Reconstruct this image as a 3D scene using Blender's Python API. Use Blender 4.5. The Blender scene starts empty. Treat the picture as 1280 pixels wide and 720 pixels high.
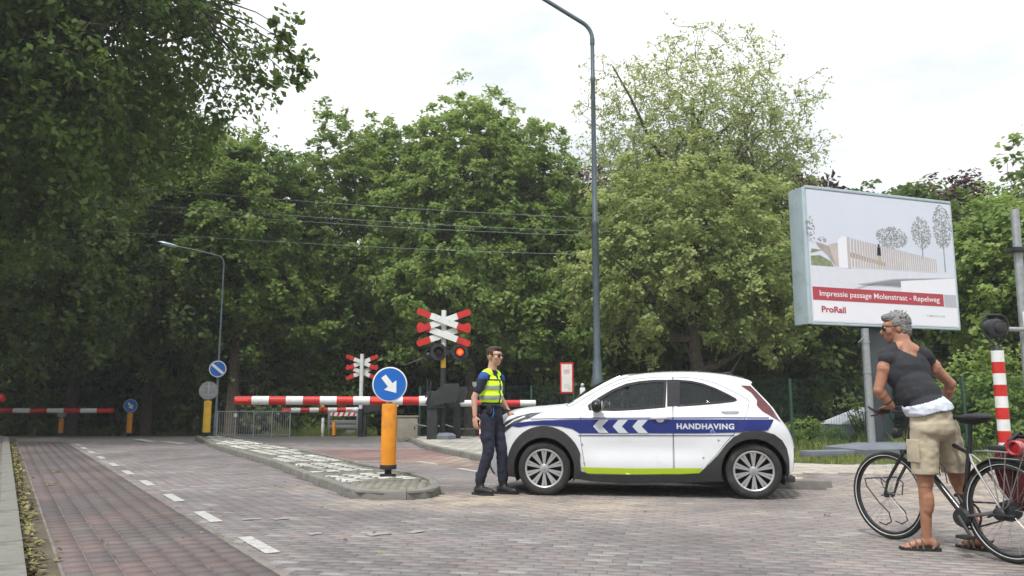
import bpy, bmesh, math, random
import numpy as np
from mathutils import Vector, Matrix, noise
from mathutils.geometry import delaunay_2d_cdt
R = math.radians
sc = bpy.context.scene
C = sc.collection
rng = np.random.default_rng(7)
random.seed(7)

# ------------------------------------------------------------------ camera, sky, sun, exposure
PITCH = R(8.25); FL = 1000.0; CH = 1.1
cd = bpy.data.cameras.new('camera'); cam = bpy.data.objects.new('camera', cd); C.objects.link(cam)
cam.location = (0, 0, CH); cam.rotation_euler = (R(90) + PITCH, 0, 0)
cd.sensor_width = 36; cd.lens = 36 * FL / 1280; cd.clip_start = 0.05; cd.clip_end = 2000
sc.camera = cam
W = bpy.data.worlds.new('World'); sc.world = W; W.use_nodes = True
nt = W.node_tree; nt.nodes.clear()
N = nt.nodes.new; LK = nt.links.new
SUN_EL, SUN_AZ = R(58), R(205)      # azimuth clockwise from +Y: behind the camera, a little to the left
sky = N('ShaderNodeTexSky'); sky.sky_type = 'NISHITA'; sky.sun_disc = False
sky.sun_elevation = SUN_EL; sky.sun_rotation = SUN_AZ; sky.air_density = 1.0; sky.dust_density = 2.0
tcw = N('ShaderNodeTexCoord'); mpw = N('ShaderNodeMapping'); mpw.inputs['Scale'].default_value = (1.0, 1.0, 2.4)
mpw.inputs['Location'].default_value = (3.1, 1.2, 0.7)
nzw = N('ShaderNodeTexNoise'); nzw.inputs['Scale'].default_value = 2.3; nzw.inputs['Detail'].default_value = 7; nzw.inputs['Roughness'].default_value = 0.55
rpw = N('ShaderNodeValToRGB'); rpw.color_ramp.elements[0].position = 0.38; rpw.color_ramp.elements[0].color = (0.72,)*3 + (1,)
rpw.color_ramp.elements[1].position = 0.50; rpw.color_ramp.elements[1].color = (1, 1, 1, 1)
nzw2 = N('ShaderNodeTexNoise'); nzw2.inputs['Scale'].default_value = 4.5; nzw2.inputs['Detail'].default_value = 5
rpw2 = N('ShaderNodeValToRGB'); rpw2.color_ramp.elements[0].position = 0.35; rpw2.color_ramp.elements[0].color = (7.3, 7.75, 8.1, 1)
rpw2.color_ramp.elements[1].position = 0.62; rpw2.color_ramp.elements[1].color = (8.0, 8.0, 8.0, 1)
mxw = N('ShaderNodeMix'); mxw.data_type = 'RGBA'
bgw = N('ShaderNodeBackground'); bgw.inputs['Strength'].default_value = 0.1
ow = N('ShaderNodeOutputWorld')
LK(tcw.outputs['Generated'], mpw.inputs['Vector']); LK(mpw.outputs[0], nzw.inputs['Vector']); LK(mpw.outputs[0], nzw2.inputs['Vector'])
LK(nzw.outputs['Fac'], rpw.inputs[0]); LK(nzw2.outputs['Fac'], rpw2.inputs[0])
LK(rpw.outputs[0], mxw.inputs[0]); LK(sky.outputs[0], mxw.inputs[6]); LK(rpw2.outputs[0], mxw.inputs[7])
sxw = N('ShaderNodeSeparateXYZ'); mrw = N('ShaderNodeMapRange'); mrw.inputs[1].default_value = 0.0; mrw.inputs[2].default_value = 1.0; mrw.inputs[3].default_value = 0.92; mrw.inputs[4].default_value = 1.5
vmw = N('ShaderNodeVectorMath'); vmw.operation = 'SCALE'      # an overcast sky is brighter towards the zenith
LK(tcw.outputs['Generated'], sxw.inputs[0]); LK(sxw.outputs['Z'], mrw.inputs[0]); LK(mrw.outputs[0], vmw.inputs['Scale']); LK(mxw.outputs[2], vmw.inputs[0])
LK(vmw.outputs[0], bgw.inputs['Color']); LK(bgw.outputs[0], ow.inputs[0])
sd = bpy.data.lights.new('sun', 'SUN'); sd.energy = 2.3; sd.angle = R(9); sd.color = (1, 0.975, 0.94)
sun = bpy.data.objects.new('sun', sd); C.objects.link(sun)
sv = Vector((math.sin(SUN_AZ) * math.cos(SUN_EL), math.cos(SUN_AZ) * math.cos(SUN_EL), math.sin(SUN_EL)))
sun.rotation_euler = sv.to_track_quat('Z', 'Y').to_euler(); sun.location = (0, 0, 30)
sc.view_settings.view_transform = 'Standard'; sc.view_settings.look = 'None'
sc.view_settings.exposure = 0.45; sc.view_settings.gamma = 1.0
sc.render.engine = 'CYCLES'
sc.cycles.max_bounces = 6; sc.cycles.diffuse_bounces = 3; sc.cycles.glossy_bounces = 3
sc.cycles.transmission_bounces = 4; sc.cycles.transparent_max_bounces = 8
sc.cycles.use_denoising = True
sc.cycles.caustics_reflective = False; sc.cycles.caustics_refractive = False

# ------------------------------------------------------------------ placing by the camera's own geometry
cP, sP = math.cos(PITCH), math.sin(PITCH)
def ray(px, py):
    u = (px - 640) / FL; v = (360 - py) / FL
    return u, cP - v * sP, sP + v * cP
def G(px, py, z=0.0):
    r = ray(px, py); t = (z - CH) / r[2]
    return Vector((r[0] * t, r[1] * t, z))
def P(px, py, Y):
    r = ray(px, py); t = Y / r[1]
    return Vector((r[0] * t, Y, CH + r[2] * t))
def zg(y):
    return 0.0 if y < 24 else (-(y - 24) * 0.025 if y < 46 else -0.55)

# ------------------------------------------------------------------ materials
def mat(name, col, rough=0.6, metal=0.0, var=0.12, scale=6.0, bump=0.0, bscale=None, spec=None, coat=0.0, emit=None, dirt=None, attr=None, sat=None):
    m = bpy.data.materials.new(name); m.use_nodes = True
    t = m.node_tree; b = t.nodes['Principled BSDF']
    b.inputs['Roughness'].default_value = rough; b.inputs['Metallic'].default_value = metal
    if spec is not None: b.inputs['Specular IOR Level'].default_value = spec
    if coat: b.inputs['Coat Weight'].default_value = coat; b.inputs['Coat Roughness'].default_value = 0.05
    tc = t.nodes.new('ShaderNodeTexCoord')
    nz = t.nodes.new('ShaderNodeTexNoise'); nz.inputs['Scale'].default_value = scale; nz.inputs['Detail'].default_value = 6
    t.links.new(tc.outputs['Object'], nz.inputs['Vector'])
    mx = t.nodes.new('ShaderNodeMix'); mx.data_type = 'RGBA'
    c = Vector(col)
    mx.inputs[6].default_value = (*(c * (1 - var)), 1); mx.inputs[7].default_value = (*(c * (1 + var)), 1)
    mr = t.nodes.new('ShaderNodeMapRange'); mr.inputs[1].default_value = 0.3; mr.inputs[2].default_value = 0.7
    t.links.new(nz.outputs['Fac'], mr.inputs[0]); t.links.new(mr.outputs[0], mx.inputs[0])
    out = mx.outputs[2]
    if dirt:
        dcol, lo, hi, dsc = dirt
        n2 = t.nodes.new('ShaderNodeTexNoise'); n2.inputs['Scale'].default_value = dsc; n2.inputs['Detail'].default_value = 8
        n2.inputs['Roughness'].default_value = 0.65
        t.links.new(tc.outputs['Object'], n2.inputs['Vector'])
        r2 = t.nodes.new('ShaderNodeMapRange'); r2.inputs[1].default_value = lo; r2.inputs[2].default_value = hi
        m2 = t.nodes.new('ShaderNodeMix'); m2.data_type = 'RGBA'; m2.inputs[7].default_value = (*dcol, 1)
        t.links.new(n2.outputs['Fac'], r2.inputs[0]); t.links.new(r2.outputs[0], m2.inputs[0])
        t.links.new(out, m2.inputs[6]); out = m2.outputs[2]
    t.links.new(out, b.inputs['Base Color'])
    if bump:
        n3 = t.nodes.new('ShaderNodeTexNoise'); n3.inputs['Scale'].default_value = bscale or scale * 6; n3.inputs['Detail'].default_value = 5
        t.links.new(tc.outputs['Object'], n3.inputs['Vector'])
        bp = t.nodes.new('ShaderNodeBump'); bp.inputs['Strength'].default_value = bump; bp.inputs['Distance'].default_value = 0.01
        t.links.new(n3.outputs['Fac'], bp.inputs['Height']); t.links.new(bp.outputs[0], b.inputs['Normal'])
    if emit:
        b.inputs['Emission Color'].default_value = (*emit[0], 1); b.inputs['Emission Strength'].default_value = emit[1]
    return m

def paver_mat(name, cols, sandy, rough=0.85):
    """cols: stops picked by the per-piece 'tint' attribute; sandy: list of (x, y, radius, amount) of swept sand."""
    m = bpy.data.materials.new(name); m.use_nodes = True
    t = m.node_tree; b = t.nodes['Principled BSDF']; b.inputs['Roughness'].default_value = rough
    n = t.nodes.new; l = t.links.new
    at = n('ShaderNodeAttribute'); at.attribute_name = 'tint'
    rp = n('ShaderNodeValToRGB'); rp.color_ramp.interpolation = 'LINEAR'
    e = rp.color_ramp.elements
    while len(e) < len(cols): e.new(0.5)
    for i, c in enumerate(cols): e[i].position = i / (len(cols) - 1); e[i].color = (*c, 1)
    ge = n('ShaderNodeNewGeometry')
    l(at.outputs['Fac'], rp.inputs[0])
    nz = n('ShaderNodeTexNoise'); nz.inputs['Scale'].default_value = 0.55; nz.inputs['Detail'].default_value = 8; nz.inputs['Roughness'].default_value = 0.6
    l(ge.outputs['Position'], nz.inputs['Vector'])
    mr = n('ShaderNodeMapRange'); mr.inputs[1].default_value = 0.3; mr.inputs[2].default_value = 0.7; mr.inputs[3].default_value = 0.66; mr.inputs[4].default_value = 1.28
    l(nz.outputs['Fac'], mr.inputs[0])
    mu = n('ShaderNodeMix'); mu.data_type = 'RGBA'; mu.blend_type = 'MULTIPLY'; mu.inputs[0].default_value = 1
    l(rp.outputs[0], mu.inputs[6]); l(mr.outputs[0], mu.inputs[7])
    # fine grain
    ng = n('ShaderNodeTexNoise'); ng.inputs['Scale'].default_value = 90; ng.inputs['Detail'].default_value = 3
    l(ge.outputs['Position'], ng.inputs['Vector'])
    mg = n('ShaderNodeMapRange'); mg.inputs[1].default_value = 0.25; mg.inputs[2].default_value = 0.75; mg.inputs[3].default_value = 0.75; mg.inputs[4].default_value = 1.25
    l(ng.outputs['Fac'], mg.inputs[0])
    mu2 = n('ShaderNodeMix'); mu2.data_type = 'RGBA'; mu2.blend_type = 'MULTIPLY'; mu2.inputs[0].default_value = 1
    l(mu.outputs[2], mu2.inputs[6]); l(mg.outputs[0], mu2.inputs[7])
    out = mu2.outputs[2]
    # swept sand lying in patches
    acc = None
    for (sx, sy, sr, am) in sandy:
        vd = n('ShaderNodeVectorMath'); vd.operation = 'DISTANCE'; vd.inputs[1].default_value = (sx, sy, 0)
        l(ge.outputs['Position'], vd.inputs[0])
        q = n('ShaderNodeMapRange'); q.inputs[1].default_value = sr * 0.15; q.inputs[2].default_value = sr; q.inputs[3].default_value = am; q.inputs[4].default_value = 0
        l(vd.outputs['Value'], q.inputs[0])
        if acc is None: acc = q.outputs[0]
        else:
            a = n('ShaderNodeMath'); a.operation = 'MAXIMUM'; l(acc, a.inputs[0]); l(q.outputs[0], a.inputs[1]); acc = a.outputs[0]
    ns = n('ShaderNodeTexNoise'); ns.inputs['Scale'].default_value = 2.2; ns.inputs['Detail'].default_value = 10; ns.inputs['Roughness'].default_value = 0.7
    l(ge.outputs['Position'], ns.inputs['Vector'])
    rs = n('ShaderNodeMapRange'); rs.inputs[1].default_value = 0.35; rs.inputs[2].default_value = 0.65; rs.inputs[3].default_value = 0.15; rs.inputs[4].default_value = 1.3
    l(ns.outputs['Fac'], rs.inputs[0])
    if acc is not None:
        mm = n('ShaderNodeMath'); mm.operation = 'MULTIPLY'; mm.use_clamp = True; l(acc, mm.inputs[0]); l(rs.outputs[0], mm.inputs[1])
        m3 = n('ShaderNodeMix'); m3.data_type = 'RGBA'; m3.inputs[7].default_value = (0.44, 0.365, 0.285, 1)
        l(mm.outputs[0], m3.inputs[0]); l(out, m3.inputs[6]); out = m3.outputs[2]
    l(out, b.inputs['Base Color'])
    bp = n('ShaderNodeBump'); bp.inputs['Strength'].default_value = 0.35; bp.inputs['Distance'].default_value = 0.004
    l(ng.outputs['Fac'], bp.inputs['Height']); l(bp.outputs[0], b.inputs['Normal'])
    return m

def leaf_mat(name, c0, c1, trans=0.3, rough=0.5, patch=0.35):
    m = bpy.data.materials.new(name); m.use_nodes = True
    t = m.node_tree; b = t.nodes['Principled BSDF']; n = t.nodes.new; l = t.links.new
    b.inputs['Roughness'].default_value = rough; b.inputs['Specular IOR Level'].default_value = 0.35
    at = n('ShaderNodeAttribute'); at.attribute_name = 'tint'
    tc = n('ShaderNodeTexCoord'); nz = n('ShaderNodeTexNoise'); nz.inputs['Scale'].default_value = patch; nz.inputs['Detail'].default_value = 3
    l(tc.outputs['Object'], nz.inputs['Vector'])
    ad = n('ShaderNodeMath'); ad.operation = 'ADD'; ad.use_clamp = True
    mr = n('ShaderNodeMapRange'); mr.inputs[1].default_value = 0.3; mr.inputs[2].default_value = 0.7; mr.inputs[3].default_value = -0.3; mr.inputs[4].default_value = 0.3
    l(nz.outputs['Fac'], mr.inputs[0]); l(at.outputs['Fac'], ad.inputs[0]); l(mr.outputs[0], ad.inputs[1])
    mx = n('ShaderNodeMix'); mx.data_type = 'RGBA'; mx.inputs[6].default_value = (*c0, 1); mx.inputs[7].default_value = (*c1, 1)
    l(ad.outputs[0], mx.inputs[0]); l(mx.outputs[2], b.inputs['Base Color'])
    tr = n('ShaderNodeBsdfTranslucent'); ms = n('ShaderNodeMixShader'); ms.inputs[0].default_value = trans
    hs = n('ShaderNodeHueSaturation'); hs.inputs['Value'].default_value = 1.3; hs.inputs['Hue'].default_value = 0.485
    l(mx.outputs[2], hs.inputs['Color']); l(hs.outputs[0], tr.inputs['Color'])
    l(b.outputs[0], ms.inputs[1]); l(tr.outputs[0], ms.inputs[2])
    l(ms.outputs[0], t.nodes['Material Output'].inputs['Surface'])
    return m

M = {}
def mk(k, *a, **kw): M[k] = mat(k, *a, **kw)
mk('earth', (0.09, 0.075, 0.05), 0.95, var=0.3, scale=2, bump=0.5)
mk('joint_sand', (0.17, 0.152, 0.138), 0.95, var=0.35, scale=5, bump=0.4)
mk('asphalt', (0.13, 0.125, 0.125), 0.9, var=0.15, scale=3, bump=0.4, bscale=120)
mk('concrete', (0.19, 0.185, 0.165), 0.85, var=0.18, scale=4, bump=0.3, bscale=60, dirt=((0.10, 0.095, 0.07), 0.48, 0.75, 5))
mk('concrete_light', (0.42, 0.40, 0.36), 0.85, var=0.15, scale=4, bump=0.3, bscale=60, dirt=((0.18, 0.16, 0.13), 0.5, 0.8, 3))
mk('road_paint', (0.42, 0.42, 0.40), 0.7, var=0.15, scale=9, bump=0.3, bscale=90, dirt=((0.22, 0.20, 0.19), 0.52, 0.68, 14))
mk('paint_white', (0.72, 0.73, 0.72), 0.45, var=0.06, scale=5, dirt=((0.36, 0.36, 0.33), 0.55, 0.85, 7))
mk('paint_red', (0.52, 0.022, 0.018), 0.42, var=0.12, scale=5, dirt=((0.28, 0.05, 0.04), 0.6, 0.85, 7))
mk('reflex_red', (0.9, 0.09, 0.04), 0.25, var=0.1, scale=30)
mk('paint_yellow', (0.74, 0.27, 0.012), 0.55, var=0.1, scale=4, dirt=((0.36, 0.17, 0.04), 0.52, 0.8, 7))
mk('paint_yellow2', (0.70, 0.42, 0.03), 0.55, var=0.1, scale=4, dirt=((0.35, 0.22, 0.05), 0.52, 0.8, 5))
mk('rubber_black', (0.02, 0.02, 0.021), 0.75, var=0.2, scale=10, bump=0.15)
mk('machine_black', (0.022, 0.024, 0.026), 0.5, var=0.25, scale=5, dirt=((0.07, 0.068, 0.06), 0.55, 0.85, 4))
mk('sign_blue', (0.012, 0.13, 0.50), 0.35, var=0.06, scale=5)
mk('sign_white', (0.78, 0.79, 0.79), 0.4, var=0.04)
mk('sign_back', (0.28, 0.29, 0.29), 0.6, 0.3, var=0.15, scale=8)
mk('galvanised', (0.36, 0.38, 0.39), 0.5, 0.6, var=0.15, scale=14)
mk('pole_blue_grey', (0.075, 0.105, 0.125), 0.45, 0.2, var=0.15, scale=3, dirt=((0.12, 0.14, 0.13), 0.52, 0.8, 3))
mk('pole_teal', (0.14, 0.19, 0.20), 0.45, 0.3, var=0.15, scale=4)
mk('billboard_frame', (0.42, 0.52, 0.56), 0.35, 0.3, var=0.06, scale=2, dirt=((0.30, 0.36, 0.38), 0.5, 0.8, 3))
mk('billboard_print', (0.66, 0.67, 0.74), 0.4, var=0.02)
mk('print_white', (0.80, 0.80, 0.86), 0.4, var=0.01)
mk('print_sky', (0.64, 0.68, 0.78), 0.4, var=0.03, scale=1)
mk('print_pale', (0.68, 0.69, 0.76), 0.4, var=0.03)
mk('print_grey', (0.46, 0.46, 0.52), 0.4, var=0.04)
mk('print_red', (0.42, 0.045, 0.06), 0.4, var=0.02)
mk('print_wood', (0.52, 0.47, 0.44), 0.5, var=0.1, scale=3)
mk('print_brown', (0.36, 0.31, 0.28), 0.5, var=0.2, scale=5)
mk('print_tree', (0.27, 0.28, 0.27), 0.6, var=0.3, scale=9)
mk('print_green', (0.22, 0.27, 0.15), 0.6, var=0.3, scale=9)
mk('post_grey', (0.055, 0.068, 0.078), 0.5, 0.1, var=0.15, scale=2)
mk('slab_grey', (0.15, 0.165, 0.19), 0.8, var=0.15, scale=3, bump=0.2)
mk('fence_green', (0.035, 0.085, 0.065), 0.5, 0.2)
mk('cabinet_beige', (0.33, 0.30, 0.24), 0.7, var=0.12, scale=4)
mk('wire_dark', (0.32, 0.37, 0.36), 0.5, 0.4)
mk('bark', (0.085, 0.07, 0.05), 0.95, var=0.45, scale=5, bump=0.8, bscale=14)
mk('bark_dark', (0.05, 0.042, 0.034), 0.95, var=0.4, scale=5, bump=0.8, bscale=14)
mk('car_white', (0.75, 0.77, 0.80), 0.34, var=0.02, scale=2, spec=0.5, coat=0.3, dirt=((0.60, 0.59, 0.56), 0.55, 0.9, 3.5))
mk('car_black', (0.028, 0.029, 0.031), 0.62, var=0.15, scale=12, dirt=((0.075, 0.07, 0.06), 0.5, 0.9, 5))
mk('car_gloss_black', (0.012, 0.012, 0.014), 0.15, var=0.1)
mk('car_inner', (0.015, 0.015, 0.016), 0.8)
mk('seat_fabric', (0.035, 0.036, 0.04), 0.9)
mk('livery_blue', (0.016, 0.028, 0.17), 0.3, var=0.04, coat=0.3)
mk('livery_grey', (0.56, 0.60, 0.66), 0.35, var=0.04)
mk('livery_green', (0.42, 0.60, 0.02), 0.35, var=0.03)
mk('hubcap', (0.55, 0.56, 0.57), 0.3, 0.75, var=0.06)
mk('tail_red', (0.10, 0.008, 0.012), 0.12, var=0.3, scale=10, coat=0.8)
mk('lamp_clear', (0.05, 0.055, 0.06), 0.08, var=0.4, scale=20, coat=1)
mk('tyre', (0.022, 0.022, 0.022), 0.85, var=0.2, scale=12, bump=0.2, dirt=((0.085, 0.075, 0.065), 0.5, 0.8, 5))
mk('signal_lit', (0.9, 0.08, 0.02), 0.4, emit=((1.0, 0.03, 0.005), 1.3))
mk('signal_core', (1, 0.3, 0.1), 0.4, emit=((1.0, 0.09, 0.02), 2.2))
mk('signal_off', (0.05, 0.008, 0.008), 0.15)
mk('skin', (0.50, 0.29, 0.205), 0.5, var=0.08, scale=14)
mk('skin_tan', (0.37, 0.175, 0.108), 0.5, var=0.22, scale=13, bump=0.08, bscale=60)
mk('hair_brown', (0.045, 0.024, 0.015), 0.7, var=0.35, scale=40, bump=0.9, bscale=90)
mk('hair_grey', (0.20, 0.20, 0.195), 0.75, var=0.45, scale=45, bump=1.0, bscale=110)
mk('lens_dark', (0.01, 0.01, 0.012), 0.08)
mk('eye', (0.5, 0.5, 0.48), 0.2)
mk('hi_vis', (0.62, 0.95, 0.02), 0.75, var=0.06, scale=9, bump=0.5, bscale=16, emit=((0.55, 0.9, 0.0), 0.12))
mk('reflex_band', (0.30, 0.34, 0.33), 0.45, var=0.1, scale=12)
mk('uniform_navy', (0.013, 0.016, 0.034), 0.85, var=0.25, scale=9, bump=0.7, bscale=18)
mk('uniform_blue', (0.02, 0.075, 0.28), 0.8, var=0.15, scale=9)
mk('boot_black', (0.014, 0.014, 0.015), 0.45, var=0.2)
mk('shirt_charcoal', (0.022, 0.023, 0.029), 0.9, var=0.15, scale=8, bump=0.6, bscale=13)
mk('shirt_hem', (0.60, 0.64, 0.72), 0.9, var=0.06, scale=8, bump=0.8, bscale=16)
mk('shorts_khaki', (0.47, 0.41, 0.30), 0.9, var=0.08, scale=8, bump=0.9, bscale=15)
mk('sandal', (0.16, 0.12, 0.09), 0.8)
mk('bike_frame', (0.05, 0.052, 0.056), 0.3, 0.6, coat=0.4)
mk('bike_silver', (0.45, 0.45, 0.44), 0.3, 0.9)
mk('bag_red', (0.16, 0.012, 0.02), 0.55, var=0.15, scale=6, bump=0.3)
mk('plastic_red', (0.55, 0.02, 0.03), 0.3)
mk('grass_leaf', (0.13, 0.19, 0.055), 0.7)
mk('dead_leaf', (0.26, 0.22, 0.08), 0.8, var=0.4, scale=3)
mk('info_paper', (0.72, 0.70, 0.66), 0.5, dirt=((0.5, 0.47, 0.42), 0.5, 0.7, 6))
mk('gate_grey', (0.22, 0.235, 0.235), 0.55, 0.4, var=0.1, scale=5)
mk('sign_green', (0.02, 0.36, 0.19), 0.4)
def glass_mat(name, tint, transp):
    m = bpy.data.materials.new(name); m.use_nodes = True; t = m.node_tree; n = t.nodes.new
    t.nodes.clear()
    o = n('ShaderNodeOutputMaterial'); tr = n('ShaderNodeBsdfTransparent'); tr.inputs[0].default_value = (*tint, 1)
    g = n('ShaderNodeBsdfGlossy'); g.inputs['Roughness'].default_value = 0.02; g.inputs[0].default_value = (0.9, 0.95, 1, 1)
    fr = n('ShaderNodeFresnel'); fr.inputs[0].default_value = 1.55
    ad = n('ShaderNodeMath'); ad.operation = 'MULTIPLY_ADD'; ad.inputs[1].default_value = 0.85; ad.inputs[2].default_value = transp
    mx = n('ShaderNodeMixShader')
    t.links.new(fr.outputs[0], ad.inputs[0]); t.links.new(ad.outputs[0], mx.inputs[0])
    t.links.new(tr.outputs[0], mx.inputs[1]); t.links.new(g.outputs[0], mx.inputs[2]); t.links.new(mx.outputs[0], o.inputs[0])
    return m
M['car_glass'] = glass_mat('car_glass', (0.62, 0.70, 0.68), 0.0)
M['dark_glass'] = glass_mat('dark_glass', (0.28, 0.33, 0.32), 0.0)

# ------------------------------------------------------------------ mesh building helpers
def tagp(o, label=None, cat=None, group=None, kind=None):
    for k, v in (('label', label), ('category', cat), ('group', group), ('kind', kind)):
        if v: o[k] = v
    return o
def thing(name, label, cat, loc=(0, 0, 0), rotz=0.0, group=None):
    o = bpy.data.objects.new(name, None); C.objects.link(o)
    o.location = loc; o.rotation_euler = (0, 0, rotz); o.empty_display_size = 0.2
    return tagp(o, label, cat, group)
def mwo(o):
    m = Matrix.Identity(4)
    while o is not None:
        m = (Matrix.Translation(o.location) @ o.rotation_euler.to_matrix().to_4x4()) @ m
        o = o.parent
    return m
def frame_of(d):
    d = Vector(d).normalized()
    a = Vector((0, 0, 1)) if abs(d.z) < 0.95 else Vector((1, 0, 0))
    x = a.cross(d).normalized(); y = d.cross(x)
    return x, y, d

class MB:
    def __init__(s): s.v = []; s.f = []; s.m = []
    def add(s, vs, fs, mi=0):
        b = len(s.v); s.v.extend([tuple(v) for v in vs]); s.f.extend([tuple(i + b for i in f) for f in fs]); s.m.extend([mi] * len(fs)); return s
    def box(s, c, d, rot=None, bev=0.0, mi=0):
        hx, hy, hz = d[0] / 2, d[1] / 2, d[2] / 2; c = Vector(c)
        if bev > 0:
            bm = bmesh.new(); bmesh.ops.create_cube(bm, size=1.0)
            for v in bm.verts: v.co = Vector((v.co.x * d[0], v.co.y * d[1], v.co.z * d[2]))
            bmesh.ops.bevel(bm, geom=bm.edges[:], offset=min(bev, min(d) * 0.45), segments=2, affect='EDGES', profile=0.6)
            bm.verts.index_update()
            vs = [v.co.copy() for v in bm.verts]; fs = [[v.index for v in f.verts] for f in bm.faces]; bm.free()
        else:
            vs = [Vector((x, y, z)) for x in (-hx, hx) for y in (-hy, hy) for z in (-hz, hz)]
            fs = [(0, 1, 3, 2), (4, 6, 7, 5), (0, 4, 5, 1), (2, 3, 7, 6), (0, 2, 6, 4), (1, 5, 7, 3)]
        if rot is not None: vs = [rot @ v for v in vs]
        return s.add([v + c for v in vs], fs, mi)
    def path(s, pts, r, n=8, mi=0, caps=True, close=False, flat=None):
        pts = [Vector(p) for p in pts]; k = len(pts)
        rs = r if isinstance(r, (list, tuple)) else [r] * k
        up = None; vs = []
        for i in range(k):
            if close: d = pts[(i + 1) % k] - pts[i - 1]
            else: d = (pts[min(i + 1, k - 1)] - pts[max(i - 1, 0)])
            d.normalize()
            if up is None: x, y, _ = frame_of(d)
            else:
                x = (up - d * up.dot(d)).normalized(); y = d.cross(x)
            up = x
            ry = rs[i] * (flat or 1)
            for j in range(n):
                a = 2 * math.pi * j / n
                vs.append(pts[i] + x * math.cos(a) * rs[i] + y * math.sin(a) * ry)
        fs = []
        for i in range(k if close else k - 1):
            i2 = (i + 1) % k
            for j in range(n):
                j2 = (j + 1) % n
                fs.append((i * n + j, i * n + j2, i2 * n + j2, i2 * n + j))
        if caps and not close:
            fs.append(tuple(range(n - 1, -1, -1))); fs.append(tuple((k - 1) * n + j for j in range(n)))
        return s.add(vs, fs, mi)
    def tube(s, a, b, r0, r1=None, n=12, mi=0, caps=True):
        return s.path([a, b], [r0, r0 if r1 is None else r1], n, mi, caps)
    def lathe(s, prof, n=24, Mx=None, mi=0, capped=True):
        vs = []; fs = []; k = len(prof)
        for (r, z) in prof:
            for j in range(n):
                a = 2 * math.pi * j / n; vs.append(Vector((r * math.cos(a), r * math.sin(a), z)))
        for i in range(k - 1):
            for j in range(n):
                j2 = (j + 1) % n; fs.append((i * n + j, i * n + j2, (i + 1) * n + j2, (i + 1) * n + j))
        if capped:
            if prof[0][0] > 1e-5: fs.append(tuple(range(n - 1, -1, -1)))
            if prof[-1][0] > 1e-5: fs.append(tuple((k - 1) * n + j for j in range(n)))
        if Mx is not None: vs = [Mx @ v for v in vs]
        return s.add(vs, fs, mi)
    def prism(s, poly, t, Mx=None, mi=0, z0=0.0):
        k = len(poly); vs = [Vector((p[0], p[1], z0)) for p in poly] + [Vector((p[0], p[1], z0 + t)) for p in poly]
        fs = [tuple(range(k - 1, -1, -1)), tuple(range(k, 2 * k))] + [(i, (i + 1) % k, k + (i + 1) % k, k + i) for i in range(k)]
        if Mx is not None: vs = [Mx @ v for v in vs]
        return s.add(vs, fs, mi)
    def ball(s, c, r, n=16, rot=None, mi=0):
        if not isinstance(r, (tuple, list)): r = (r, r, r)
        vs = []; fs = []; h = n // 2; c = Vector(c)
        for i in range(1, h):
            th = math.pi * i / h
            for j in range(n):
                a = 2 * math.pi * j / n
                vs.append(Vector((math.sin(th) * math.cos(a) * r[0], math.sin(th) * math.sin(a) * r[1], math.cos(th) * r[2])))
        vs.append(Vector((0, 0, r[2]))); vs.append(Vector((0, 0, -r[2]))); T = len(vs) - 2; B = T + 1
        for i in range(h - 2):
            for j in range(n):
                j2 = (j + 1) % n; fs.append((i * n + j, (i + 1) * n + j, (i + 1) * n + j2, i * n + j2))
        for j in range(n):
            j2 = (j + 1) % n; fs.append((T, j, j2)); fs.append((B, (h - 2) * n + j2, (h - 2) * n + j))
        if rot is not None: vs = [rot @ v for v in vs]
        return s.add([v + c for v in vs], fs, mi)
    def cone(s, a, b, ra, rb, n=14):   # rounded capsule for bodies
        a = Vector(a); b = Vector(b)
        s.path([a, b], [ra, rb], n); s.ball(a, ra, n); s.ball(b, rb, n); return s
    def mesh(s, name):
        me = bpy.data.meshes.new(name); me.from_pydata(s.v, [], s.f); me.polygons.foreach_set('material_index', s.m); return me
    def build(s, name, mats, parent=None, smooth=True, world=False, ang=38, fix=True):
        me = s.mesh(name)
        if world and parent is not None: me.transform(mwo(parent).inverted())
        if fix:
            bm = bmesh.new(); bm.from_mesh(me); bmesh.ops.recalc_face_normals(bm, faces=bm.faces[:]); bm.to_mesh(me); bm.free()
        for m in (mats if isinstance(mats, (list, tuple)) else [mats]): me.materials.append(M[m] if isinstance(m, str) else m)
        if smooth:
            me.shade_smooth(); me.set_sharp_from_angle(angle=R(ang))
        o = bpy.data.objects.new(name, me); C.objects.link(o)
        if parent is not None: o.parent = parent
        return o

def copy_tree(o, parent=None):
    c = o.copy(); C.objects.link(c); c.parent = parent
    for ch in list(o.children): copy_tree(ch, c)
    return c

def np_mesh(name, V, Fq, mat_, parent=None, tint=None, nv=4, smooth=False):
    """V (n,3) float, Fq (m,nv) int: fast mesh."""
    me = bpy.data.meshes.new(name)
    m = len(Fq)
    me.vertices.add(len(V)); me.vertices.foreach_set('co', np.asarray(V, np.float32).ravel())
    me.loops.add(m * nv); me.loops.foreach_set('vertex_index', np.asarray(Fq, np.int32).ravel())
    me.polygons.add(m); me.polygons.foreach_set('loop_start', np.arange(m, dtype=np.int32) * nv)
    if tint is not None:
        a = me.attributes.new('tint', 'FLOAT', 'FACE'); a.data.foreach_set('value', np.asarray(tint, np.float32))
    me.update(calc_edges=True)
    me.materials.append(M[mat_] if isinstance(mat_, str) else mat_)
    if smooth: me.shade_smooth()
    o = bpy.data.objects.new(name, me); C.objects.link(o)
    if parent is not None: o.parent = parent
    return o

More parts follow.
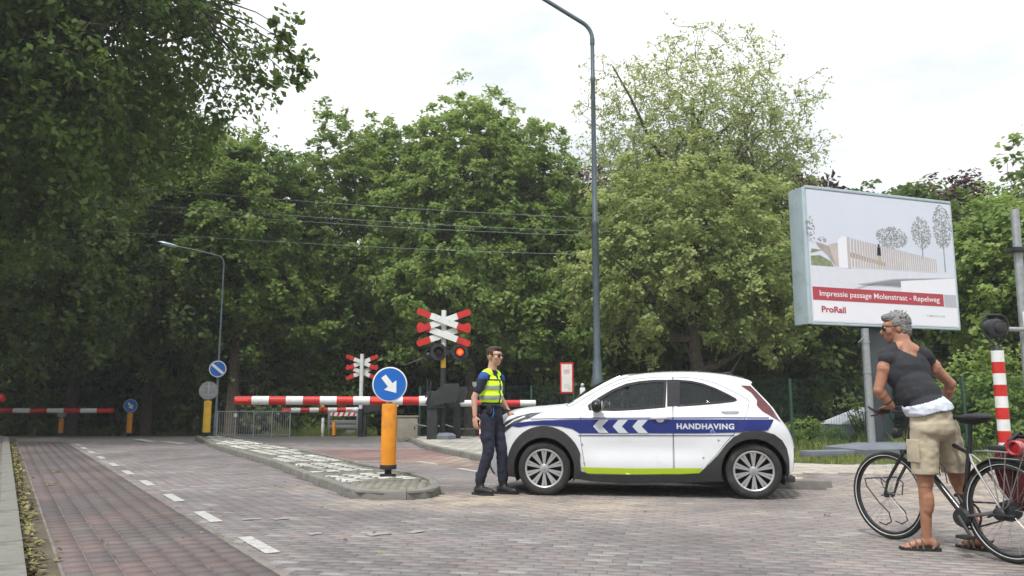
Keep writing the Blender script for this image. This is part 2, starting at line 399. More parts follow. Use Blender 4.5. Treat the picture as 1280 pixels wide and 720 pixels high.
def text_mesh(s, size, bold=0.0, sx=1.0, spacing=1.0):
    cu = bpy.data.curves.new('lettering', 'FONT'); cu.body = s; cu.size = size; cu.offset = bold; cu.space_character = spacing
    cu.resolution_u = 4
    o = bpy.data.objects.new('lettering', cu); C.objects.link(o)
    dg = bpy.context.evaluated_depsgraph_get(); dg.update()
    me = bpy.data.meshes.new_from_object(o.evaluated_get(dg))
    bpy.data.objects.remove(o); bpy.data.curves.remove(cu)
    for v in me.vertices: v.co.x *= sx
    return me
def link_mesh(name, me, m, parent=None):
    me.materials.clear(); me.materials.append(M[m] if isinstance(m, str) else m)
    o = bpy.data.objects.new(name, me); C.objects.link(o)
    if parent is not None: o.parent = parent
    return o
def inside(px, py, poly):
    r = False; j = len(poly) - 1
    for i in range(len(poly)):
        xi, yi = poly[i][0], poly[i][1]; xj, yj = poly[j][0], poly[j][1]
        if (yi > py) != (yj > py) and px < (xj - xi) * (py - yi) / (yj - yi) + xi: r = not r
        j = i
    return r
def np_inside(X, Y, poly):
    r = np.zeros(X.shape, bool); j = len(poly) - 1
    for i in range(len(poly)):
        xi, yi = poly[i][0], poly[i][1]; xj, yj = poly[j][0], poly[j][1]
        with np.errstate(divide='ignore', invalid='ignore'):
            c = ((yi > Y) != (yj > Y)) & (X < (xj - xi) * (Y - yi) / (yj - yi) + xi)
        r ^= c; j = i
    return r

# ================================================================== GROUND
gv = []; gf = []
xs = [-400, -120, -60, -30, -15, 0, 15, 30, 60, 120, 400]; ys = [-60, -5, 3, 12, 24, 28, 32, 36, 40, 46, 60, 120, 500]
for y in ys:
    for x in xs: gv.append((x, y, zg(y) - 0.06))
for j in range(len(ys) - 1):
    for i in range(len(xs) - 1):
        a = j * len(xs) + i; gf.append((a, a + 1, a + 1 + len(xs), a + len(xs)))
tagp(MB().add(gv, gf).build('ground', 'earth', smooth=False, fix=False), 'dark bare earth under the trees and roads', None, None, 'structure')

dR = Vector((-0.532, 0.847, 0)); nR = Vector((0.847, 0.532, 0))      # along / across the left road
def rb(a, b, z=0.0):        # a metres along the left road, b metres right of its origin line
    p = dR * a + nR * b; return Vector((p.x, p.y, z))
ISL = [(-9.98, 25.7), (-7.58, 20.58), (-4.27, 14.56), (-3.04, 11.98), (-2.0, 9.9), (-1.80, 9.62), (-1.5, 9.5), (-1.15, 9.55), (-0.95, 9.75), (-0.88, 10.1),
       (-1.0, 11.0), (-1.4, 12.0), (-2.3, 13.5), (-3.98, 16.9), (-6.06, 20.6), (-8.9, 25.7)]
PAV = [(-3.35, 25.5), (-2.2, 20.2), (-0.75, 16.2), (-0.1, 14.7), (0.9, 13.1), (2.2, 11.6), (3.3, 10.85), (4.15, 10.62)]   # kerb line of right pavement
PATH = PAV + [(4.3, 11.85), (9.0, 11.6), (16, 11.0), (22, 10.2), (22, 13.6), (12, 13.8), (5.5, 13.9), (3.2, 15.2), (1.4, 18.0), (0.5, 21), (0.2, 25.5)]

def shrink(X, Y, d=0.16, ISL=ISL):
    k = np_inside(X, Y, ISL)
    for i in range(len(ISL)):
        ax, ay = ISL[i]; bx, by = ISL[(i + 1) % len(ISL)]
        L2 = (bx - ax) ** 2 + (by - ay) ** 2; t = np.clip(((X - ax) * (bx - ax) + (Y - ay) * (by - ay)) / L2, 0, 1)
        k &= np.hypot(X - ax - t * (bx - ax), Y - ay - t * (by - ay)) > d
    return k

# joint bed
def sheet(name, poly, z, m, label, thick=0.0):
    o = MB().add([(p[0], p[1], z) for p in poly], [tuple(range(len(poly)))]).build(name, m, smooth=False, fix=False)
    if o.data.polygons[0].normal.z < 0: o.data.flip_normals()
    return tagp(o, label, None, None, 'structure')

bed = [(-16, 3), (16, 3), (24, 24), (-24, 24)]
road = sheet('brick_road', [(-19, 2.5), (20, 2.5), (30, 24), (-34, 24)], -0.011, 'joint_sand', 'worn mauve grey brick paving of the roadway')
mk('far_road', (0.19, 0.175, 0.165), 0.9, var=0.15, scale=2)
far = MB().add([(-34, 24, -0.011), (30, 24, -0.011), (36, 29.0, -.136), (-40, 29.0, -.136), (40, 33, -0.236), (-44, 33, -0.236), (44, 37.0, -0.336), (-48, 37.0, -0.336)],
               [(0, 1, 2, 3), (3, 2, 4, 5), (5, 4, 6, 7)]).build('asphalt_road', 'far_road', smooth=False, fix=False)
tagp(far, 'grey asphalt roadway over the railway crossing', None, None, 'structure')

SAND = [(-0.4, 9.5, 1.3, 1.0), (0.9, 9.0, 1.5, 0.75), (-1.6, 9.3, 0.8, 0.7), (-2.6, 11.0, 0.9, 0.45), (2.0, 8.4, 2.0, 0.25), (4.2, 8.4, 2.6, 0.35), (5.2, 9.8, 2.0, 0.8), (6.6, 10.2, 2.2, 0.95),
        (8.5, 10.4, 2.4, 0.9), (3.2, 6.4, 1.8, 0.2), (6.2, 7.6, 2.4, 0.4), (0.6, 12.6, 1.2, 0.5), (-0.6, 15.2, 1.5, 0.8), (-0.6, 16.8, 1.6, .6)]
M['brick'] = paver_mat('brick', [(0.165, 0.152, 0.154), (0.215, 0.188, 0.185), (0.185, 0.177, 0.179), (0.235, 0.195, 0.188), (0.215, 0.203, 0.20), (0.28, 0.262, 0.252)], SAND)
M['lane_tile'] = paver_mat('lane_tile', [(0.10, 0.088, 0.088), (0.112, 0.096, 0.095), (0.122, 0.10, 0.098), (0.15, 0.108, 0.10), (0.135, 0.12, 0.117)], [])
M['lane_red'] = paver_mat('lane_red', [(0.22, 0.14, 0.13), (0.25, 0.16, 0.14), (0.21, 0.145, 0.14)], [(-0.7, 16, 2.0, 0.7)])
M['path_tile'] = paver_mat('path_tile', [(0.36, 0.34, 0.30), (0.42, 0.40, 0.36), (0.47, 0.44, 0.40)], [(5, 11.6, 3.0, 0.8), (9, 11.6, 3, .8)])
M['old_tile'] = paver_mat('old_tile', [(0.17, 0.165, 0.155), (0.21, 0.20, 0.19), (0.24, 0.225, 0.21)], [])
M['cobble'] = paver_mat('cobble', [(0.50, 0.49, 0.45), (0.62, 0.61, 0.57), (0.42, 0.41, 0.38)], [(-1.4, 9.8, 0.9, 0.5)])
M['cobble_dark'] = paver_mat('cobble_dark', [(0.17, 0.165, 0.14), (0.22, 0.21, 0.18), (0.14, 0.14, 0.11)], [(-1.4, 9.8, 0.9, 0.4)])

def pavers(parent, name, keep, org, ang, L, Wd, gap, z, h, m, bond=0.5, ext=30.0, n_obj=300, cam_order=True, jz=0.001, basket=False, tintf=None, zf=None, gapl=None):
    """Pieces of a paved surface: the largest-showing n_obj as objects, the rest joined."""
    ca, sa = math.cos(ang), math.sin(ang)
    ni = int(ext / L); nj = int(ext / Wd)
    I, J = np.meshgrid(np.arange(-ni, ni), np.arange(-nj, nj), indexing='ij')
    U = (I + ((J % 2) * bond)) * L; V = J * Wd
    U = U.ravel(); V = V.ravel()
    X = org[0] + U * ca - V * sa; Y = org[1] + U * sa + V * ca
    k = keep(X, Y); X = X[k]; Y = Y[k]; n = len(X)
    r = np.random.default_rng(int(abs(org[0] * 100) + n))
    th = ang + r.normal(0, 0.006, n); Z = z + r.normal(0, jz, n) if zf is None else zf(X, Y) + r.normal(0, jz, n)
    T = r.random(n) if tintf is None else tintf(X, Y, r)
    D = np.hypot(X, Y)
    vis = (Y > 5.2) & (np.abs(X) < 0.66 * Y)
    order = np.argsort(np.where(vis, D, D + 1000))
    first = order[:n_obj]; rest = order[n_obj:]
    l2 = (L - (gap if gapl is None else gapl)) / 2; w2 = (Wd - gap) / 2; ch = 0.003
    q = np.array([(-l2, -w2, -h), (l2, -w2, -h), (l2, w2, -h), (-l2, w2, -h), (-l2 + ch, -w2 + ch, 0), (l2 - ch, -w2 + ch, 0), (l2 - ch, w2 - ch, 0), (-l2 + ch, w2 - ch, 0)])
    fq = np.array([(4, 5, 6, 7), (0, 1, 5, 4), (1, 2, 6, 5), (2, 3, 7, 6), (3, 0, 4, 7)])
    NV = 8
    vms = []
    for i in range(NV):
        o = np_mesh(name, q, fq, m, None, [i / (NV - 1)] * 5); vms.append(o.data); bpy.data.objects.remove(o)
    for i in first:
        o = bpy.data.objects.new(name, vms[min(NV - 1, int(T[i] * NV))]); C.objects.link(o); o.parent = parent
        o.location = (X[i], Y[i], Z[i]); o.rotation_euler = (r.normal(0, .006), r.normal(0, .006), th[i])
    if len(rest):
        Xr, Yr, Zr, tr = X[rest], Y[rest], Z[rest], th[rest]
        c = np.cos(tr)[:, None]; s_ = np.sin(tr)[:, None]
        vx = Xr[:, None] + q[None, :, 0] * c - q[None, :, 1] * s_
        vy = Yr[:, None] + q[None, :, 0] * s_ + q[None, :, 1] * c
        vz = Zr[:, None] + q[None, :, 2] + q[None, :, 0] * r.normal(0, .006, len(Xr))[:, None]
        Vv = np.stack([vx, vy, vz], -1).reshape(-1, 3)
        Ff = (fq[None] + 8 * np.arange(len(Xr))[:, None, None]).reshape(-1, 4)
        o = np_mesh(name + '_field', Vv, Ff, m, parent, np.repeat(T[rest], 5)); o['kind'] = 'stuff'
    return n

def bcoord(X, Y): return X * nR.x + Y * nR.y
LANE0, LANE1 = 0.40, 1.66
def far_lane(X, Y): return np_inside(X, Y, REDL)
REDL = [(-5.6, 20.2), (-2.4, 20.9), (-1.55, 18.2), (-1.0, 16.4), (-0.35, 15.0), (0.3, 13.9), (-0.3, 13.6), (-1.4, 15.1), (-2.3, 15.45), (-3.5, 15.6), (-4.3, 17.3)]
def keep_road(X, Y):
    b = bcoord(X, Y)
    return (b > LANE1) & (Y > 3.2) & (Y < 24) & (np.abs(X) < 0.9 * Y + 1.5) & ~np_inside(X, Y, ISL) & ~np_inside(X, Y, PATH) & ~far_lane(X, Y) & ~np_inside(X, Y, DROP) & (Y < 12.2 + 50 * (X < 3.0))
DROP = [(4.15, 10.62), (4.3, 11.85), (9.0, 11.6), (16, 11.0), (22, 10.2), (22, 9.0), (12, 9.7), (7, 10.3)]
def brick_tint(X, Y, r):
    T = r.random(len(X))
    T = np.where(r.random(len(X)) < 0.05, 1.0, T * 0.85)
    return T
pavers(road, 'brick', keep_road, (0, 5), R(-12), 0.205, 0.103, 0.005, 0.0, 0.03, 'brick', tintf=brick_tint, ext=28)
ramp_z = lambda X, Y: np.clip((Y - 10.3) / 1.4, 0, 1) * 0.10
pavers(road, 'ramp_brick', lambda X, Y: np_inside(X, Y, DROP), (7, 10), R(-5), 0.205, 0.103, 0.006, 0, 0.09, 'brick', tintf=lambda X, Y, r: 0.3 + 0.7 * r.random(len(X)), zf=ramp_z, n_obj=0, ext=20)
lane = sheet('cycle_lane', [rb(2, LANE0)[:2], rb(2, LANE1)[:2], rb(31, LANE1)[:2], rb(31, LANE0)[:2]], -0.0105 + 0.003, 'joint_sand', 'dark red cycle lane of square tiles along the left kerb')
def lane_tint(X, Y, r):
    v = np.array([noise.noise(Vector((x * 0.7, y * 0.35, 3))) for x, y in zip(X, Y)])
    return np.clip(0.40 + v * 0.9 + 0.28 * (Y < 7.2) + r.normal(0, 0.09, len(X)), 0, 1)
pavers(lane, 'lane_tile', lambda X, Y: (bcoord(X, Y) > LANE0 + .02) & (bcoord(X, Y) < LANE1 - .02) & (Y > 3) & (Y < 24), rb(0, LANE0 + 0.1)[:2], math.atan2(dR.y, dR.x), 0.21, 0.17, 0.008, 0.0, 0.03, 'lane_tile', gapl=0.005, bond=0.5, ext=40, tintf=lane_tint)
red = sheet('cycle_lane', REDL, -0.007, 'joint_sand', 'pale red cycle lane curving behind the traffic island')
pavers(red, 'lane_tile', far_lane, (-2, 16), R(-35), 0.30, 0.30, 0.008, 0.0, 0.03, 'lane_red', ext=20, n_obj=200)
pth = sheet('pavement', PATH, 0.085, 'joint_sand', 'pale concrete tile pavement beyond the car')
pavers(pth, 'paving_tile', lambda X, Y: shrink(X, Y, 0.26, PATH), (2, 12), R(-30), 0.30, 0.30, 0.006, 0.10, 0.03, 'path_tile', ext=24, n_obj=300)

# gutter with litter, left kerb, left pavement
gut = sheet('gutter', [rb(1, 0.2)[:2], rb(1, LANE0)[:2], rb(31, LANE0)[:2], rb(31, 0.2)[:2]], -0.006, 'earth', 'narrow concrete gutter filled with leaves along the left kerb')
kerb = sheet('kerb', [rb(1, 0.19)[:2], rb(1, 0.06)[:2], rb(31, 0.06)[:2], rb(31, 0.19)[:2]], -0.004, 'concrete', 'weathered concrete kerb on the left edge of the road')
a = 1.0
while a < 29:
    mb = MB(); mb.box((0, 0, 0.055), (0.99, 0.15, 0.13), bev=0.012)
    o = mb.build('kerbstone', 'concrete', kerb); o.location = rb(a + 0.5, 0.115, random.uniform(-.003, .003)); o.rotation_euler = (0, 0, math.atan2(dR.y, dR.x) + random.uniform(-.003, .003)); a += 1.0
lp = sheet('pavement', [rb(0, 0.04)[:2], rb(0, -8)[:2], rb(31, -8)[:2], rb(31, 0.04)[:2]], 0.09, 'joint_sand', 'grey tiled pavement at the left edge beside the cycle lane')
pavers(lp, 'paving_tile', lambda X, Y: (bcoord(X, Y) < 0.03 - .12) & (bcoord(X, Y) > -2.5) & (Y > 3) & (Y < 24), rb(0, -.14)[:2], math.atan2(dR.y, dR.x), 0.30, 0.30, 0.006, 0.105, 0.03, 'old_tile', ext=40, n_obj=60)

# lane markings
mk('worn_paint', (0.33, 0.32, 0.305), 0.8, var=0.2, scale=9, dirt=((0.22, 0.20, 0.19), 0.42, 0.6, 10))
def mark(pts, label, z=0.0045):
    c = Vector((sum(p[0] for p in pts) / len(pts), sum(p[1] for p in pts) / len(pts), 0))
    mb = MB(); mb.prism([(p[0] - c.x, p[1] - c.y) for p in pts], 0.004, None)
    o = mb.build('lane_marking', 'worn_paint' if 'worn' in label else 'road_paint', smooth=False); o.location = (c.x, c.y, z)
    return tagp(o, label, None, 'white road markings', 'structure')
dashes = [(297, 673), (238, 641), (200, 619), (172, 601.5), (150, 589), (134, 579.5), (122, 571), (111, 564.5), (102, 559.5), (96, 555.5)]
for i, (px, py) in enumerate(dashes):
    p = G(px, py); a0 = p.dot(dR)
    mark([rb(a0, 1.72), rb(a0, 1.83), rb(a0 - 0.84, 1.83), rb(a0 - 0.84, 1.72)], 'white dash of the broken line beside the cycle lane, number %s from the front' % ['one', 'two', 'three', 'four', 'five', 'six', 'seven', 'eight', 'nine', 'ten'][i])
def line_mark(a, b, w, label):
    a = Vector((a[0], a[1], 0)); b = Vector((b[0], b[1], 0)); d = (b - a).normalized(); n_ = Vector((-d.y, d.x, 0)) * w / 2
    return mark([a - n_, b - n_, b + n_, a + n_], label)
g = lambda px, py: G(px, py)[:2]
line_mark(g(345, 562), g(540, 561.5), 0.13, 'thin white line on the far side of the pale red cycle lane')
line_mark(g(398, 577), g(520, 577), 0.10, 'thin white line on the near side of the pale red cycle lane')
line_mark(g(520, 577), g(548, 581), 0.10, 'short white line end curving towards the officer')
line_mark(g(574, 586), g(604, 591), 0.11, 'short white dash just behind the officer')
line_mark(g(172, 549), g(190, 552.5), 0.25, 'small far white dash before the left crossing')
line_mark(g(205, 552), g(228, 555), 0.25, 'small far white dash beside the tip of the island')
line_mark(g(386, 669), g(402, 667), 0.08, 'worn white brick mark left of centre')
line_mark(g(460, 670), g(486, 667), 0.09, 'longer worn white brick mark at centre')
line_mark(g(512, 667), g(527, 664), 0.09, 'worn white brick mark right of centre')
line_mark(g(303, 650), g(327, 649), 0.08, 'worn white brick mark nearest the dashed line')
line_mark(g(342, 650), g(360, 648.5), 0.08, 'worn white brick mark beyond the dashed line')

# kerbs following a polyline
def kerb_run(parent, pts, w, h, closed=False, seg=0.5, m='concrete', z0=-0.05, inside_sign=1):
    P_ = [Vector((p[0], p[1], 0)) for p in pts]
    if closed: P_ = P_ + [P_[0]]
    cum = [0]
    for i in range(len(P_) - 1): cum.append(cum[-1] + (P_[i + 1] - P_[i]).length)
    def at(s):
        s = max(0, min(s, cum[-1]))
        for i in range(len(cum) - 1):
            if s <= cum[i + 1] + 1e-9: return P_[i].lerp(P_[i + 1], (s - cum[i]) / (cum[i + 1] - cum[i])), (P_[i + 1] - P_[i]).normalized()
    def nrm(s):
        a_, b_ = at(s - 0.12)[0], at(s + 0.12)[0]
        d = (b_ - a_).normalized(); return Vector((-d.y, d.x, 0)) * inside_sign
    k = max(1, round(cum[-1] / seg)); ss = cum[-1] / k
    for i in range(k):
        s0, s1 = i * ss + 0.004, (i + 1) * ss - 0.004; sub = 3; vs = []; fs = []
        for j in range(sub + 1):
            s_ = s0 + (s1 - s0) * j / sub; p = at(s_)[0]; n_ = nrm(s_)
            for (o_, z_) in ((0.012, z0), (0, z0), (0, h - 0.025), (0.006, h - 0.008), (0.022, h), (w, h), (w, z0)): vs.append(p + n_ * o_ + Vector((0, 0, z_)))
        kk = 7
        for j in range(sub):
            for q_ in range(1, kk - 1): fs.append((j * kk + q_, j * kk + q_ + 1, (j + 1) * kk + q_ + 1, (j + 1) * kk + q_))
        fs.append(tuple(range(1, kk))); fs.append(tuple(sub * kk + x for x in range(kk - 1, 0, -1)))
        MB().add(vs, fs).build('kerbstone', m, parent)
isl = sheet('traffic_island', [(p[0], p[1]) for p in ISL], 0.075, 'concrete', 'raised traffic island with kerb and black and white cobbles')
kerb_run(isl, ISL, 0.12, 0.105, closed=True, inside_sign=-1 if False else 1, seg=0.75)
ICEN = ISL
iang = math.atan2(0.86, -0.51)
# alternating blocks: white and dark bands across the island, like a worn zebra
def wsel(X, Y):
    c_, s_ = math.cos(iang - math.pi / 2), math.sin(iang - math.pi / 2)
    row = np.round((-(X + 1) * s_ + (Y - 10) * c_) / 0.12).astype(int)
    return (row % 2 == 0) & (np.sin(X * 57.3 + Y * 91.7) > -0.8)
pavers(isl, 'white_cobble', lambda X, Y: shrink(X, Y, .2) & wsel(X, Y) & (np.hypot(X + 1.45, Y - 10.3) > .75), (-1, 10), iang - math.pi / 2, 0.26, 0.12, 0.028, 0.106, 0.05, 'cobble', ext=22, n_obj=300, jz=0.002, gapl=0.07)
pavers(isl, 'dark_cobble', lambda X, Y: shrink(X, Y, .2) & (~wsel(X, Y) | (np.hypot(X + 1.45, Y - 10.3) <= .75)), (-1, 10), iang - math.pi / 2, 0.12, 0.12, 0.014, 0.100, 0.05, 'cobble_dark', ext=22, n_obj=300, jz=0.002)
kerb_run(pth, PAV, 0.13, 0.115, seg=0.8, inside_sign=1)

# ================================================================== FOLIAGE
LEAF = {}
def lm(k, *a_, **kw): LEAF[k] = leaf_mat('leaf_' + k, *a_, **kw)
lm('mid', (0.10, 0.18, 0.032), (0.24, 0.34, 0.08), 0.45)
lm('fresh', (0.13, 0.225, 0.045), (0.31, 0.42, 0.12), 0.48)
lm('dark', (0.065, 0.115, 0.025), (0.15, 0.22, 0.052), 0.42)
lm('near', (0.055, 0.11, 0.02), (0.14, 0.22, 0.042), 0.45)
lm('pale', (0.19, 0.27, 0.075), (0.42, 0.49, 0.19), 0.45)
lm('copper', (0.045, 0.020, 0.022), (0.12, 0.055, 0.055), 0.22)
lm('grey_green', (0.12, 0.17, 0.07), (0.24, 0.29, 0.14), 0.35)
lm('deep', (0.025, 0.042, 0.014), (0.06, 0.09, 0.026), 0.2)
lm('litter', (0.08, 0.07, 0.03), (0.33, 0.30, 0.12), 0.1, patch=3)
lm('grass', (0.10, 0.15, 0.035), (0.28, 0.33, 0.10), 0.3, patch=1.2)

def leaf_quads(cent, nrm, size, r, asp=0.62, fold=0.18):
    """one folded rhombus-like quad per centre."""
    n = len(cent)
    t = r.normal(size=(n, 3)); t -= (t * nrm).sum(1)[:, None] * nrm; t /= np.linalg.norm(t, axis=1)[:, None] + 1e-9
    b = np.cross(nrm, t)
    s = size[:, None]
    v0 = cent - t * s; v2 = cent + t * s
    v1 = cent + b * s * asp + nrm * s * fold + t * s * 0.15; v3 = cent - b * s * asp + nrm * s * fold + t * s * 0.15
    V = np.stack([v0, v1, v2, v3], 1).reshape(-1, 3)
    return V, np.arange(n * 4).reshape(-1, 4)

def unit(v): return v / (np.linalg.norm(v, axis=-1, keepdims=True) + 1e-9)

def leaves_mesh(name, clumps, crad, per, size, mkey, r, parent, center, up=0.7, out=0.5, flat=0.6):
    n = len(clumps); k = per
    cr = crad * r.uniform(0.6, 1.35, n)
    # each clump = a few drooping sprays
    ns = 5
    sd_ = unit(r.normal(size=(n, ns, 3)) + unit(clumps - center)[:, None, :] * 0.8 + np.array([0, 0, 0.05]))
    which = r.integers(0, ns, (n, k)); along = r.random((n, k)) ** 0.7
    d = np.take_along_axis(sd_, which[:, :, None].repeat(3, 2), 1)
    p = clumps[:, None, :] + d * (along * cr[:, None])[:, :, None]
    p[:, :, 2] -= (along ** 2) * 0.35 * cr[:, None]
    p += r.normal(0, 1, (n, k, 3)) * (cr[:, None, None] * np.array([0.2, 0.2, 0.2 * flat]))
    p = p.reshape(-1, 3)
    o_ = unit(p - center)
    nr = unit(r.normal(size=p.shape) * 0.55 + np.array([0, 0, up]) + o_ * out)
    sz = size * r.uniform(0.6, 1.3, len(p))
    V, F_ = leaf_quads(p, nr, sz, r)
    ct = np.repeat(r.normal(0.5, 0.2, n), k) + r.normal(0, 0.13, len(p))
    o = np_mesh(name, V, F_, LEAF[mkey], parent, np.clip(ct, 0, 1))
    return o

def limb_path(a_, b_, r, sag=0.1, k=5):
    a_ = Vector(a_); b_ = Vector(b_); L = (b_ - a_).length; pts = []
    for i in range(k + 1):
        t = i / k; p = a_.lerp(b_, t)
        p += Vector((r.normal(0, .05), r.normal(0, .05), r.normal(0, .03))) * L * math.sin(math.pi * t) + Vector((0, 0, -1)) * sag * L * math.sin(math.pi * t)
        pts.append(p)
    return pts

def tree(label, base, H, lobes, ncl, per, crad, size, mkey, tr=0.3, seed=1, bark='bark', outer=0.55, nl=14, twigs=0.35, group='broadleaf trees', name='broadleaf_tree', lean=(0, 0), up=0.7, rough=0.35, k=1, tw_r=0.02):
    """lobes: (dx, dy, z, rx, ry, rz) ellipsoids of crown, relative to the base."""
    if k != 1: lobes = [tuple(v * k for v in q) for q in lobes]; H *= k
    r = np.random.default_rng(seed)
    t = thing(name, label, 'tree', (base[0], base[1], zg(base[1]) - 0.05), 0, group)
    lob = np.array(lobes, float); vol = lob[:, 3] * lob[:, 4] * lob[:, 5]; pr = vol / vol.sum()
    w = r.choice(len(lob), ncl, p=pr)
    dr = unit(r.normal(size=(ncl, 3))); rad = outer + (1 - outer) * r.random(ncl) ** 0.8
    rad = np.where(r.random(ncl) < 0.25, rad * r.random(ncl) ** 0.4, rad)
    off = seed * 3.7
    bumpy = np.array([1 + rough * noise.noise(Vector((d[0] * 2.1 + off, d[1] * 2.1, d[2] * 2.1))) + rough * 0.6 * noise.noise(Vector((d[0] * 5 + off, d[1] * 5, d[2] * 5))) for d in dr])
    cl = lob[w, :3] + dr * lob[w, 3:6] * (rad * bumpy)[:, None]
    cen = (lob[:, :3] * pr[:, None]).sum(0)
    leaves_mesh('crown', cl, crad, per, size, mkey, r, t, cen, up=up)
    # wood
    mb = MB(); top = Vector((lean[0], lean[1], H * 0.78))
    tp = []
    for i in range(9):
        q = i / 8; tp.append(Vector((top.x * q + r.normal(0, .05) * (i > 0), top.y * q + r.normal(0, .05) * (i > 0), top.z * q)))
    trs = [tr * (1 - 0.8 * i / 8) for i in range(9)]
    tp.insert(1, tp[0].lerp(tp[1], .18)); trs.insert(1, trs[0]); trs[0] *= 1.35
    mb.path(tp, trs, 9)
    tp.pop(1); nodes = []
    zmin = (lob[:, 2] - lob[:, 5]).min()
    for i in range(nl):
        q = min(0.92, max(0.22, (zmin / top.z) * 0.8 + (0.95 - zmin / top.z * 0.8) * (i / nl))) if top.z > 0 else 0.5
        s0 = tp[int(q * 8)].lerp(tp[min(8, int(q * 8) + 1)], q * 8 % 1)
        j = r.integers(0, ncl); e = Vector(cl[j]) 
        pts = limb_path(s0, e, r, 0.06); r0 = tr * (1 - 0.75 * q) * 0.55
        mb.path(pts, [r0 * (1 - 0.85 * (x / 5)) + 0.012 for x in range(6)], 6)
        nodes += pts[1:]
    nodes += tp[3:]
    ids = r.choice(ncl, int(ncl * twigs), replace=False)
    ax = np.array([top.x * .5, top.y * .5, zmin * .6])
    ids = ids[np.argsort(np.linalg.norm((cl[ids] - ax) * np.array([1.3, 1.3, 1.0]), axis=1))]
    NA = np.zeros((len(nodes) + 3 * len(ids), 3)); NA[:len(nodes)] = [tuple(p) for p in nodes]; nn_ = len(nodes)
    for j in ids:                                   # each twig springs from the nearest wood already grown
        dd = np.linalg.norm(NA[:nn_] - cl[j], axis=1) + 0.9 * np.maximum(0, NA[:nn_, 2] - cl[j][2]); a_ = NA[dd.argmin()]
        pts = limb_path(a_, cl[j], r, 0.05, 3); L = (pts[-1] - pts[0]).length
        mb.path(pts, [tw_r * (.7 + L * 0.3), tw_r * (.6 + L * .18), tw_r * .6, tw_r * .35], 4, caps=False)
        for p_ in pts[1:]: NA[nn_] = p_; nn_ += 1
    mb.build('trunk', bark, t, fix=False)
    return t

def at(px, Y): 
    q = P(px, 500, Y); return (q.x, Y)
def topz(py, Y): return P(640, py, Y).z

T_ = []
# big near tree on the left
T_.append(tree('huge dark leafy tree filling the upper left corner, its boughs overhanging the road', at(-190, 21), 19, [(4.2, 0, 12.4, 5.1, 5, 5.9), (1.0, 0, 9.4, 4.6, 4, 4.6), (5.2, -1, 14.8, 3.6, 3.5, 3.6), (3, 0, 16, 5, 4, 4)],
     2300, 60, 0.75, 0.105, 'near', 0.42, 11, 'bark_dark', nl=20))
# slim sprig on its right edge
tt = T_[0]
r_ = np.random.default_rng(5)
spr = []
for (px, py) in [(300, 70), (318, 78), (335, 66), (350, 58), (345, 30), (358, 44), (368, 70), (378, 92), (366, 100), (350, 92), (340, 108), (322, 100), (306, 92), (377, 76), (290, 60), (360, 22), (345, 45)]:
    p = P(px, py, 20.0) ; spr.append((p.x - tt.location.x, p.y - tt.location.y, p.z - tt.location.z))
leaves_mesh('bough_leaves', np.array(spr), 0.38, 40, 0.115, 'near', r_, tt, np.array([5, 0, 12.0]))
mb = MB(); b0 = Vector((8.0, -1, 12.5))
for s_ in spr[::2]: mb.path(limb_path(b0.lerp(Vector(s_), .0), Vector(s_), r_, .02, 4), [.05, .035, .025, .016, .01], 5)
mb.build('bough', 'bark_dark', tt)

T_.append(tree('tall loose green tree right behind the dark corner tree', at(290, 36), 14.5, [(0, 0, 9.6, 3.3, 3.2, 4.6), (1.6, 0, 7.2, 2.7, 2.6, 3.4), (-2.4, 0, 11.4, 2.6, 2.5, 3)], 1400, 64, 0.54, 0.11, 'mid', 0.3, 12, outer=0.4))
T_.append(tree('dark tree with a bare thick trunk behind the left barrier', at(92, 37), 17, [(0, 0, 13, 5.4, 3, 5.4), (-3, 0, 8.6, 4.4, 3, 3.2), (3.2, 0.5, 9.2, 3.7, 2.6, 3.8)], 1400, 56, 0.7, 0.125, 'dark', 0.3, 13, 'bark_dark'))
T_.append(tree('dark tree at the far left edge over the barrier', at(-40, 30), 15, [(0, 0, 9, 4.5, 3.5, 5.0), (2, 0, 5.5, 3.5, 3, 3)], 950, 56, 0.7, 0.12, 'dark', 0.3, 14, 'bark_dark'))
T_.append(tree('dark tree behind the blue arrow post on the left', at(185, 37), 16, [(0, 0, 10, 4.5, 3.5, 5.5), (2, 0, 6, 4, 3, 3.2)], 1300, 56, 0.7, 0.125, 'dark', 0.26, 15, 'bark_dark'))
T_.append(tree('dense green tree between the tall left tree and the central tree', at(435, 39), 14, [(0, 0, 8.4, 3.4, 3, 5.2), (-1.5, 0, 5.5, 3, 3, 3.5), (1.4, 0, 10.5, 2.2, 2, 3)], 1350, 60, 0.54, 0.115, 'mid', 0.28, 16, k=1.19))
T_.append(tree('tall bright green tree behind the large crossing signal', at(588, 37.5), 15.5, [(0, 0, 10.6, 3.1, 3, 3.9), (-2.2, 0, 8.6, 2.5, 2.6, 4.0), (2.4, 0, 9.0, 2.4, 2.5, 4.2), (-0.6, -0.5, 6.0, 3.8, 3, 3.0)], 1900, 72, 0.52, 0.11, 'fresh', 0.3, 17, k=1.14))
T_.append(tree('lower green tree just left of the tall street lamp', at(690, 38), 12, [(0, 0, 6.4, 3.0, 3, 4.6), (1.4, 0, 4.5, 3, 3, 3)], 1000, 60, 0.52, 0.115, 'mid', 0.26, 18, k=1.12))
T_.append(tree('tall airy pale tree with visible branches right of the street lamp', at(880, 36), 20, [(0.3, 0, 14.1, 6.2, 4.6, 4.9), (-3.0, 0, 11.5, 2.8, 3, 3.6), (3.0, 0, 12, 2.8, 3, 3.6)], 2200, 17, 0.46, 0.078, 'pale', 0.42, 19, 'bark', outer=0.3, nl=16, twigs=1.0, tw_r=0.02, rough=0.22))
